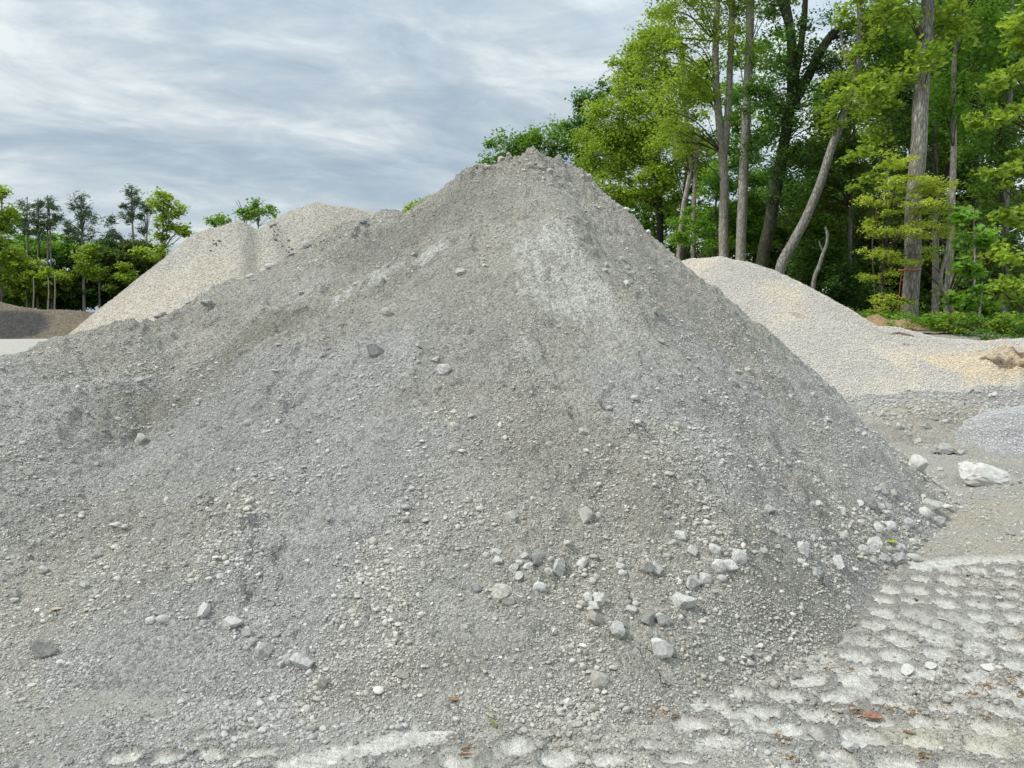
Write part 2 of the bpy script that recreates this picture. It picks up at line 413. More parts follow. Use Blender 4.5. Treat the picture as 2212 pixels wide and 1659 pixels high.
# main grey heap
mx = np.arange(-7.6, 5.6, .0135); my = axis(2.3, 8.1, .0135, 2.3, 13.2, 1.08)
X, Y = np.meshgrid(mx, my)
Z0 = h_main0(X, Y)
up = sstep(.0, .25, Z0)
ang = np.arctan2(Y - 7.5, X - .15)
rill = fbm(ang * 9, np.hypot(X - .15, Y - 7.5) * .9, 3)
crest = sstep(2.5, 2.95, Z0) + .7 * np.exp(-(((X - 1.45) / .35) ** 2 + ((Y - 7.35) / .35) ** 2)) + .35 * sstep(.35, .0, np.abs(Z0 - np.interp(X, [r[0] for r in MAIN_RIDGE[::-1]], [r[2] for r in MAIN_RIDGE[::-1]]))) * sstep(.2, -.2, X)
clod = np.abs(noise2(X * 7, Y * 7)) + .5 * np.abs(noise2(X * 16, Y * 16 + 3))
scarp_a, scarp_b = None, None
slump = sstep(-.02, .03, fbm(X * .8 + 4.2, Y * .8 + 1.1, 3) + .03 * noise2(X * 9, Y * 9)) + sstep(-.015, .025, fbm(X * 1.1 + 9.2, Y * 1.1 + 5.1, 3) - .12 + .03 * noise2(X * 8, Y * 8))
Zm = Z0 + up * (.042 * fbm(X * 3, Y * 3 + 6, 3) + .022 * (np.abs(fbm(X * 5 + 4, Y * 5, 4)) - .1) + .014 * fbm(X * 9 + 4, Y * 9, 3) + .020 * rill + .026 * slump + .020 * sstep(.12, .28, noise2(X * 13 + 2, Y * 13)) * sstep(-.05, .25, fbm(X * 1.9 + 6, Y * 1.9, 3)) + .030 * sstep(.16, .34, noise2(X * 7 + 8, Y * 7)) * sstep(.0, .25, fbm(X * 1.4 + 1, Y * 1.4 + 3, 3)) + .006 * noise2(X * 26, Y * 26) + .0045 * noise2(X * 38 + 9, Y * 38)) + crest * (.075 * (clod - .35) + .03 * noise2(X * 22, Y * 22))
MAIN = Sheet(mx, my, Zm.astype(np.float32))
# slump scar on the left flank: a step running obliquely down the face
def world_line(pts): return [hit(*p, [MAIN, GROUND]) for p in pts]
q = world_line([(250, 985), (330, 940), (420, 885), (520, 815), (600, 745), (680, 690), (735, 648), (800, 618), (850, 592), (900, 572), (940, 545)])
sd = np.full(X.shape, 9.0); side = np.zeros(X.shape)
for a, b in zip(q[:-1], q[1:]):
    ab = (b - a)[:2]; t = np.clip(((X - a[0]) * ab[0] + (Y - a[1]) * ab[1]) / (ab @ ab), 0, 1)
    d = np.hypot(X - a[0] - t * ab[0], Y - a[1] - t * ab[1]); m = d < sd; sd[m] = d[m]
    side[m] = (ab[0] * (Y - a[1]) - ab[1] * (X - a[0]))[m]
sg = np.where(side > 0, sd, -sd)
Zm = Zm - (.085 + .05 * noise2(X * 2.3, Y * 2.3)) * sstep(-.03, .03, sg + .03 * noise2(X * 9, Y * 9)) * sstep(.5, .05, sg) * (sd < 8)
MAIN = Sheet(mx, my, Zm.astype(np.float32))

def patch(X, Y, px, py, rx, ry, rot, nz=.6, fr=3.0, seed=0.0, sheets=None):
    """irregular surface patch centred where the photo shows it; rx, ry in metres, streaked along its long axis"""
    c = hit(px, py, sheets or [MAIN, GROUND])
    if c is None: print("patch misses", px, py); return np.zeros(X.shape + (1,))
    u = (X - c[0]) * math.cos(rot) + (Y - c[1]) * math.sin(rot); v = -(X - c[0]) * math.sin(rot) + (Y - c[1]) * math.cos(rot)
    e = np.sqrt((u / rx) ** 2 + (v / ry) ** 2) + nz * fbm(u * fr * .45 + seed, v * fr * 1.7 + seed, 6, .62)
    if nz < .75: return sstep(1.0, .45, e)[..., None]
    fine_ = fbm(u * 5 + seed, v * 22 + seed, 5, .65)
    return (sstep(1.12, .74, e + .55 * fine_) * (.12 + .88 * sstep(-.14, .08, fine_)))[..., None]
cm = np.empty(X.shape + (3,), np.float32)
tone = fbm(X * .9 + 5, Y * .9, 4); tone2 = fbm(X * 4, Y * 4 + 2, 4)
warm = np.array([.535, .512, .445]); blue = np.array([.55, .537, .50])
bl = sstep(-.15, .35, fbm(X * .7 + 1.3, Y * .7 + 8, 3) + .5 * sstep(1.8, .5, Zm) - .2)[..., None]
cm[:] = warm * (1 - bl) + blue * bl
cm *= (1 + .22 * tone[..., None] + .14 * tone2[..., None] + .10 * rill[..., None] * sstep(.3, 1.2, Zm)[..., None])
palew = np.zeros(X.shape)
PALEC = np.array([.78, .765, .71]); DAMP_DARK = np.array([.34, .325, .285]); OLIVE = np.array([.37, .355, .295])
for args, c, a in [((880, 505, .85, .45, .2, .5, 2.2, 1), DAMP_DARK, .6), ((1000, 440, .5, .3, .0, .5, 2.2, 4), DAMP_DARK, .35), ((590, 690, .45, .2, .3, .6, 3, 2), OLIVE, .65), ((430, 820, .75, .28, .6, .6, 3, 3), OLIVE, .75), ((300, 900, .5, .3, .5, .6, 3, 5), OLIVE, .5),
                   ((180, 1130, .6, .35, .3, .6, 3, 6), OLIVE, .45), ((1480, 640, .9, .6, -.9, .5, 2, 7), DAMP_DARK, .25), ((800, 1490, .7, .14, .1, .5, 3, 8), OLIVE, .4), ((1750, 1330, .5, .35, .4, .5, 3, 8.5), OLIVE, .5), ((1300, 1020, .9, .4, -.4, .7, 2.4, 9), OLIVE, .35),
                   ((1205, 580, .46, .30, -1.05, 1.0, 4.2, 11), PALEC, .85), ((1280, 625, .30, .15, -1.05, .9, 4.4, 12), PALEC, .9), ((1225, 665, .20, .08, -1.0, .8, 5, 13), PALEC, .8), ((1160, 630, .22, .12, -1.0, 1., 5, 14), PALEC, .6), ((1230, 510, .34, .10, -1.0, 1., 4, 15), PALEC, .5),
                   ((800, 610, .34, .16, .55, .8, 4, 16), PALEC, .9), ((930, 553, .15, .13, .2, .6, 5, 17), PALEC, .95), ((640, 640, .4, .25, .4, .9, 4, 18), PALEC, .35), ((1140, 752, .2, .07, -.9, .9, 5, 19), PALEC, .5), ((1470, 800, .2, .08, -.9, .9, 5, 20), PALEC, .3)]:
    wgt = patch(X, Y, *args) * a; cm = cm * (1 - wgt) + c * wgt
    if c is PALEC: palew = np.maximum(palew, wgt[..., 0])
below = (sstep(.0, .02, -sg) * sstep(.12, .03, -sg))[..., None] * (sd < 8)[..., None] * .35  # narrow band of darker tone just below the slump scar line
cm = cm * (1 - below) + DAMP_DARK * below
gz = GROUND.at(X, Y); PALEW = Sheet(mx, my, palew)
MAINO = MAIN.build('stone_dust_heap', M_MAIN, cm, Zm > gz - .03, (0.15, 7.5, 0))
tag(MAINO, 'tall pointed heap of grey crusher dust filling the middle, cracked and flecked with pale patches', 'heap')

def heap(name, label, fn, xs, ys, mat, colfn, loc, fine):
    X, Y = np.meshgrid(xs, ys); Z = fn(X, Y) + fine(X, Y)
    sh = Sheet(xs, ys, Z.astype(np.float32))
    o = sh.build(name, mat, colfn(X, Y, Z).astype(np.float32), Z > h_ground0(X, Y) - .08, loc)
    tag(o, label, 'heap'); return sh

def tan_col(X, Y, Z):
    t = fbm(X * .4, Y * .4 + 3, 4)[..., None]; t2 = fbm(X * 2.2 + Z * .0, Y * .6, 3)[..., None]
    a = np.array([.51, .47, .405]); b = np.array([.45, .425, .38])
    w = sstep(-.2, .35, t + .18 * (Z[..., None] - 3.0))
    return (a * (1 - w) + b * w) * (1 + .12 * t2)
TAN = heap('cream_gravel_heap', 'two-humped cream gravel heap standing behind the left shoulder of the grey heap', h_tan0, np.arange(-17, 1, .05), axis(15, 25.5, .05, 15, 33, 1.1), M_TAN, tan_col, (-6, 24, 0),
           lambda x, y: .02 * fbm(x * 4, y * 4, 3) + .014 * noise2(x * 9, y * 9))
def dark_col(X, Y, Z):
    t = fbm(X * .25, Y * .25 + 3, 4)[..., None]
    a = np.array([.085, .08, .075]); b = np.array([.20, .165, .12])
    e = ((X + 33) / 4.2) ** 2 + ((Z - .75) / 1.0) ** 2 + .6 * t[..., 0]
    w = sstep(.7, 1.15, e)[..., None]
    return (a * (1 - w) + b * w) * (1 + .3 * t)
DARK = heap('dark_millings_heap', 'low dark brown and charcoal heap at the far left in front of the pine wood', h_dark0, np.arange(-62, -17, .11), np.arange(43, 58, .11), M_DARK, dark_col, (-35, 50, 0),
            lambda x, y: .05 * fbm(x * 1.6, y * 1.6, 3))
def pale_col(X, Y, Z):
    t = fbm(X * .6, Y * .6 + 3, 4)[..., None]
    a = np.array([.53, .50, .455]); b = np.array([.58, .53, .45])
    w = sstep(.0, .45, t + .35 * sstep(1.6, 2.9, Z)[..., None] - .05)
    c = (a * (1 - w) + b * w) * (1 + .10 * t)
    for (cx, cy, rx, ry, colr, al, sd) in [(9.4, 15.6, 1.5, .75, (.66, .56, .41), .8, 3), (10.6, 15.9, 1.0, .8, (.56, .45, .30), .8, 5), (10.3, 15.5, .6, .18, (.13, .085, .045), .85, 7), (9.9, 15.75, .4, .12, (.10, .07, .04), .75, 8), (10.9, 16.2, .5, .15, (.16, .10, .05), .8, 9),
                                           (8.35, 16.55, .38, .07, (.12, .06, .055), .85, 10), (8.2, 16.2, .2, .05, (.15, .08, .07), .7, 11), (6.0, 16.2, .25, .1, (.42, .34, .24), .5, 12)]:
        e = np.sqrt(((X - cx) / rx) ** 2 + ((Y - cy) / ry) ** 2) + .8 * fbm(X * 2.2 + sd, Y * 2.2, 4)
        w = sstep(1, .45, e)[..., None] * al; c = c * (1 - w) + np.array(colr) * w
    return c
PALE = heap('limestone_gravel_heap', 'long white limestone gravel heap running down to the right edge below the trees', h_pale0, np.arange(2.2, 17, .032), axis(12.6, 18.2, .032, 12.6, 23, 1.1), M_PALE, pale_col, (5, 18.5, 0),
            lambda x, y: .013 * fbm(x * 6, y * 6, 3) + .012 * noise2(x * 15, y * 15) + (.22 + .42 * fbm(x * 1.6 + 4, y * 2.4, 4)) * np.exp(-(((x - 10.6) / 1.3) ** 2 + ((y - 15.7) / .75) ** 2) ** 2))
MOUND = {}
for key, nm, lab, c0 in [('back', 'grey_spill_mound', 'low rough dark-grey spill bank at the foot of the white gravel heap', (.39, .38, .355)), ('mid', 'brownish_spill_mound', 'small brownish-grey hummock between the tall heap and the spill bank', (.40, .375, .325)), ('near', 'bluish_spill_mound', 'smooth bluish-grey mound at the right edge behind the big white stone', (.47, .465, .455))]:
    def mc(X, Y, Z, c0=c0, key=key):
        t = fbm(X * 1.8, Y * 1.8 + len(key), 4)[..., None]; return np.array(c0) * (1 + .35 * t)
    MOUND[key] = heap(nm, lab, lambda x, y, key=key: h_mound0(x, y, key), np.arange(3.8, 12.5, .022), np.arange({'back': 10.9, 'mid': 8.6, 'near': 8.0}[key], {'back': 14.6, 'mid': 12.4, 'near': 11.4}[key], .022), M_MOUND, mc, {'back': (8, 12.6, 0), 'mid': (6.1, 11, 0), 'near': (7.5, 9.7, 0)}[key],
                      lambda x, y: (.06 * fbm(x * 4, y * 4, 4) + .035 * (np.abs(noise2(x * 7, y * 7)) - .2) + .012 * noise2(x * 20, y * 20)) * (.45 if key == 'near' else 1))
def dirt0(x, y): return ridge_heap(x, y, [(9.15, 20.3, 1.5), (9.7, 20.2, 1.42), (10.3, 20.3, 1.55), (10.7, 20.3, 1.4)], .6, .12, -.0) * 0 + np.maximum(h_ground0(x, y) - .1, 1.15 - .0 + .42 * np.exp(-(((x - 9.45) / .36) ** 2 + ((y - 20.3) / .5) ** 2)) + .36 * np.exp(-(((x - 10.25) / .5) ** 2 + ((y - 20.3) / .5) ** 2)) - .06)
DIRT = heap('sandy_dirt_mound', 'small orange-brown dirt mound beside the base of the biggest tree trunk', dirt0, np.arange(8.4, 11.6, .035), np.arange(19, 21.6, .035), M_DIRT, lambda X, Y, Z: np.array([.42, .30, .17]) * (1 + .3 * fbm(X * 2, Y * 2, 3)[..., None]), (9.9, 20.3, 1.1),
            lambda x, y: .04 * fbm(x * 4, y * 4, 3))
SURF = [MAIN, GROUND, MOUND['back'], MOUND['mid'], MOUND['near'], PALE]
print('terrain', round(time.time() - T0, 1))

# ================================================================== stones and loose gravel
def icosphere(sub):
    t = (1 + 5 ** .5) / 2
    V = [(-1, t, 0), (1, t, 0), (-1, -t, 0), (1, -t, 0), (0, -1, t), (0, 1, t), (0, -1, -t), (0, 1, -t), (t, 0, -1), (t, 0, 1), (-t, 0, -1), (-t, 0, 1)]
    F = [(0, 11, 5), (0, 5, 1), (0, 1, 7), (0, 7, 10), (0, 10, 11), (1, 5, 9), (5, 11, 4), (11, 10, 2), (10, 7, 6), (7, 1, 8), (3, 9, 4), (3, 4, 2), (3, 2, 6), (3, 6, 8), (3, 8, 9), (4, 9, 5), (2, 4, 11), (6, 2, 10), (8, 6, 7), (9, 8, 1)]
    V = [tuple(np.array(v) / np.linalg.norm(v)) for v in V]
    for _ in range(sub):
        cache, F2 = {}, []
        def mid(a, b):
            k = (min(a, b), max(a, b))
            if k not in cache:
                m = np.array(V[a]) + np.array(V[b]); V.append(tuple(m / np.linalg.norm(m))); cache[k] = len(V) - 1
            return cache[k]
        for a, b, c in F:
            ab, bc, ca = mid(a, b), mid(b, c), mid(c, a)
            F2 += [(a, ab, ca), (b, bc, ab), (c, ca, bc), (ab, bc, ca)]
        F = F2
    return np.array(V), np.array(F, np.int32)

def rock_shape(sub, seed, cuts=9, rough=.08, lo=.62, round_=0.0):
    r = np.random.default_rng(seed)
    V, F = icosphere(sub); P = V.copy()
    for _ in range(cuts):
        n = r.normal(size=3); n /= np.linalg.norm(n); d = r.uniform(lo, .92)
        k = np.maximum(0, P @ n - d); P = P - k[:, None] * n * (1 - round_)
    o = r.uniform(0, 90, 3)
    if rough:
        nz = fbm(V[:, 0] * 1.6 + V[:, 2] * .9 + o[0], V[:, 1] * 1.6 - V[:, 2] * 1.1 + o[1], 4)
        nz2 = fbm(V[:, 0] * 4.5 + V[:, 2] * 2.9 + o[0], V[:, 1] * 4.5 - V[:, 2] * 3.7 + o[2], 3) if sub > 2 else 0
        P = P * (1 + rough * (1.6 * nz + .8 * nz2))[:, None]
    P -= (P.max(0) + P.min(0)) / 2
    return P / np.abs(P).max(0), F

def rand_rot(n, r):
    q = r.normal(size=(n, 4)); q /= np.linalg.norm(q, axis=1)[:, None]
    w, x, y, z = q.T
    return np.stack([np.stack([1 - 2 * (y * y + z * z), 2 * (x * y - z * w), 2 * (x * z + y * w)], -1), np.stack([2 * (x * y + z * w), 1 - 2 * (x * x + z * z), 2 * (y * z - x * w)], -1), np.stack([2 * (x * z - y * w), 2 * (y * z + x * w), 1 - 2 * (x * x + y * y)], -1)], 1)

def pebble_field(name, pos, size, cols, sub, seed, smooth=False):
    r = np.random.default_rng(seed); N = len(pos)
    shapes = []
    for k in range(28):
        P, F = rock_shape(sub, 500 + k + 100 * sub, 6 if sub else 0, .10 if sub else 0)
        if sub == 0: P = P * r.uniform(.72, 1.12, (12, 1))
        shapes.append(P * np.array([1, r.uniform(.62, 1), r.uniform(.45, .8)]))
    A = np.array(shapes); which = r.integers(0, 28, N)
    R = rand_rot(N, r)
    flat = r.uniform(-.5, .5, (N,))  # most lie on their flat side
    ca, sa = np.cos(r.uniform(0, 6.28, N)), np.sin(r.uniform(0, 6.28, N))
    Rz = np.zeros((N, 3, 3)); Rz[:, 0, 0] = ca; Rz[:, 0, 1] = -sa; Rz[:, 1, 0] = sa; Rz[:, 1, 1] = ca; Rz[:, 2, 2] = 1
    m = r.uniform(size=N) < .45; Rz[m] = R[m]
    V = np.einsum('nij,nkj->nki', Rz, A[which]) * (size / 2)[:, None, None] + pos[:, None, :]
    nv = A.shape[1]
    F = F[None] + (np.arange(N) * nv)[:, None, None]
    C = np.repeat(cols, nv, 0)
    o = mesh_obj(name, V.reshape(-1, 3), [F.reshape(-1, 3)], M_PEB, None, (0, 0, 0), C, smooth)
    return o

def surf_z(x, y): return np.max([s.at(x, y) for s in SURF], 0)

def in_frame(P, m=60):
    X, Y = project(P); f = (P[..., 1] > 1)
    return f & (X > -m) & (X < 2212 + m) & (Y > -m) & (Y < 1659 + m)

def stream(x, y, z):
    """how stony the surface is there: streams down the flanks, more and coarser towards the foot"""
    ang = np.arctan2(y - 7.5, x - .15); rad = np.hypot(x - .15, y - 7.5)
    a = fbm(ang * 7 + 3, rad * .7, 3); b = fbm(x * 2.6, y * 2.6 + 4, 3)
    foot = sstep(1.7, .15, z); top = sstep(2.55, 2.9, z)
    return np.clip(.22 + 1.15 * a + 1.0 * b + .42 * foot + .35 * top, 0.04, 1.6)

def scatter(n, seed, smin, smax, power, bias):
    r = np.random.default_rng(seed); out = []
    got = 0
    while got < n:
        m = 400000
        # uniform over the ground seen: more samples near the camera, where the picture resolves smaller grains
        d = 2.3 + (9.6 - 2.3) * r.uniform(size=m) ** 1.15; x = r.uniform(-.74, .74, m) * d; y = d
        z = surf_z(x, y); P = np.stack([x, y, z], -1)
        pc, _ = compact(x, y)
        onmain = MAIN.at(x, y) > GROUND.at(x, y)
        pc = np.where(onmain, 0, pc)
        w = stream(x, y, z) ** bias * (1 - .985 * pc) * np.where(onmain, 1, .85)
        w = w * (1 - .85 * np.clip(PALEW.at(x, y), 0, 1))
        keep = r.uniform(size=m) * 1.5 < w
        keep &= in_frame(P, 40)
        out.append(P[keep]); got += keep.sum()
    P = np.concatenate(out)[:n]
    u = r.uniform(size=n); s = smin * (1 - u * (1 - (smin / smax) ** power)) ** (-1 / power)
    return P, s, r

def gravel_cols(P, r, lift=.0):
    t = fbm(P[:, 0] * .7 + 1.3, P[:, 1] * .7 + 8, 3)
    b = np.where(t[:, None] > .05, np.array([.50, .487, .452]), np.array([.50, .478, .42]))
    g = .86 + .14 * sstep(-.02, .06, MAIN.at(P[:, 0], P[:, 1]) - GROUND.at(P[:, 0], P[:, 1])) - .10 * compact(P[:, 0], P[:, 1])[1].clip(0, 1)
    return b * (g * r.lognormal(lift, .15, len(P)))[:, None]

P, s, r = scatter(175000, 31, .0065, .019, 2.6, 1.0)
P[:, 2] += s * .12
o = pebble_field('loose_gravel', P, s, gravel_cols(P, r, -.06), 0, 41)
tag(o, kind='stuff')
P, s, r = scatter(4200, 32, .019, .040, 3.0, 3.2)
P[:, 2] += s * .16
o = pebble_field('loose_pebbles', P, s, gravel_cols(P, r, .0), 1, 42)
tag(o, kind='stuff')
# coarser grains on the far heaps
def far_grains(name, sh, n, seed, smin, smax, cols, x0, x1, y0, y1, cond=None, colfn=None):
    r = np.random.default_rng(seed); x = r.uniform(x0, x1, n * 3); y = r.uniform(y0, y1, n * 3)
    z = sh.at(x, y); P = np.stack([x, y, z], -1); k = (z > h_ground0(x, y) + .02) & in_frame(P, 20)
    if cond is not None: k &= cond(x, y, r)
    P = P[k][:n]; s = r.uniform(smin, smax, len(P)) ; P[:, 2] += s * .1
    c = np.array(cols)[r.integers(0, len(cols), len(P))]
    if colfn is not None: c = colfn(P[:, 0], P[:, 1], P[:, 2]) * (.80 + .20 * c / c.mean())
    c = c * r.lognormal(0.07, .08, len(P))[:, None]
    tag(pebble_field(name, P, s, c, 0, seed), kind='stuff')
far_grains('limestone_grains', PALE, 55000, 51, .018, .042, [(.68, .66, .64), (.61, .585, .555), (.66, .605, .51), (.52, .50, .47), (.69, .68, .665)], 2.5, 12.8, 13.2, 18.9, None, pale_col)
far_grains('cream_grains', TAN, 60000, 52, .020, .040, [(.62, .57, .49), (.57, .52, .44), (.60, .565, .51), (.50, .46, .40)], -15.5, -2.5, 17, 24.5, None, tan_col)
far_grains('spill_grains', MOUND['back'], 5000, 53, .015, .05, [(.42, .41, .38), (.47, .455, .42), (.35, .34, .31)], 4.5, 9.5, 11, 13.2)
far_grains('hummock_grains', MOUND['mid'], 2600, 54, .018, .05, [(.42, .40, .35), (.5, .48, .44), (.33, .3, .25)], 4.8, 7.6, 9.8, 11.6)
far_grains('mound_grains', MOUND['near'], 6000, 55, .010, .028, [(.44, .445, .445), (.48, .48, .475), (.40, .40, .395)], 5.2, 8.5, 8.4, 10.4)
# dark crumbs in the gully between the two humps of the cream heap
qq = [hit(*p, [TAN, GROUND], 10) for p in [(594, 486), (597, 496), (602, 506), (607, 518), (614, 532), (622, 545), (468, 522), (470, 530), (555, 495)]]
qq = np.array([q for q in qq if q is not None])
r = np.random.default_rng(5); Pq = np.repeat(qq, 4, 0) + r.normal(0, .10, (len(qq) * 4, 3)) * [1, 1, 0]; Pq[:, 2] = TAN.at(Pq[:, 0], Pq[:, 1]) + .02
tag(pebble_field('clay_crumbs', Pq, r.uniform(.03, .09, len(Pq)), np.tile([[.20, .165, .13]], (len(Pq), 1)), 1, 61), kind='stuff')

# ---- individual stones
SHAPES = []
for k in range(22):
    P_, F_ = rock_shape(3, 900 + k, 16 if k % 4 else 7, .12 if k % 4 else .14, .42 if k % 4 else .72)
    SHAPES.append((P_, F_))
_mesh_cache = {}
def rock_mesh(k, matkey):
    if (k, matkey) not in _mesh_cache:
        P_, F_ = SHAPES[k]
        o = mesh_obj('stone', P_, [F_], M_ROCK[matkey], None, smooth=False); me = o.data
        bpy.data.objects.remove(o)
        a = me.copy() if False else me
        _mesh_cache[(k, matkey)] = a
    return _mesh_cache[(k, matkey)]
NST = [0]
def stone(X, Y, w, h, matkey, label, group=None, name='stone', cat='stone', sink=.25, depthr=None, rotz=None, shape=None, tilt=.25):
    p = None
    for dy in range(0, 60, 4):      # on the skyline: the first spot below that lies on the near heap
        p = hit(X, Y + h * .42 + dy, SURF + [TAN])
        if p is not None and (p[1] < 11 or X > 1500): break
    if p is None or p[1] > 15: return None
    sc = p[1] * S22 / FOC
    rr = np.random.default_rng(int(X * 7 + Y * 13))
    rx = w * sc / 2; rz = h * sc / 2 * 1.02; ry = (depthr or rr.uniform(.8, 1.05)) * (rx + rz) / 2
    k = int(rr.integers(0, len(SHAPES))) if shape is None else shape
    o = bpy.data.objects.new(name, rock_mesh(k, matkey)); link(o)
    o.location = (p[0], p[1] + ry * .55, p[2] + rz * (1 - sink) * 1.0)
    z = max(float(s.at(np.array([o.location.x]), np.array([o.location.y]))[0]) for s in SURF)
    o.location.z = max(o.location.z, z + rz * (.2 - sink * .5)); o.location.z = min(o.location.z, z + rz * (1 - sink))
    o.scale = (rx, ry, rz)
    o.rotation_euler = (rr.uniform(-tilt, tilt), rr.uniform(-tilt, tilt), (rr.uniform(-.5, .5) if rotz is None else rotz))
    tag(o, label, cat, group); NST[0] += 1
    return o
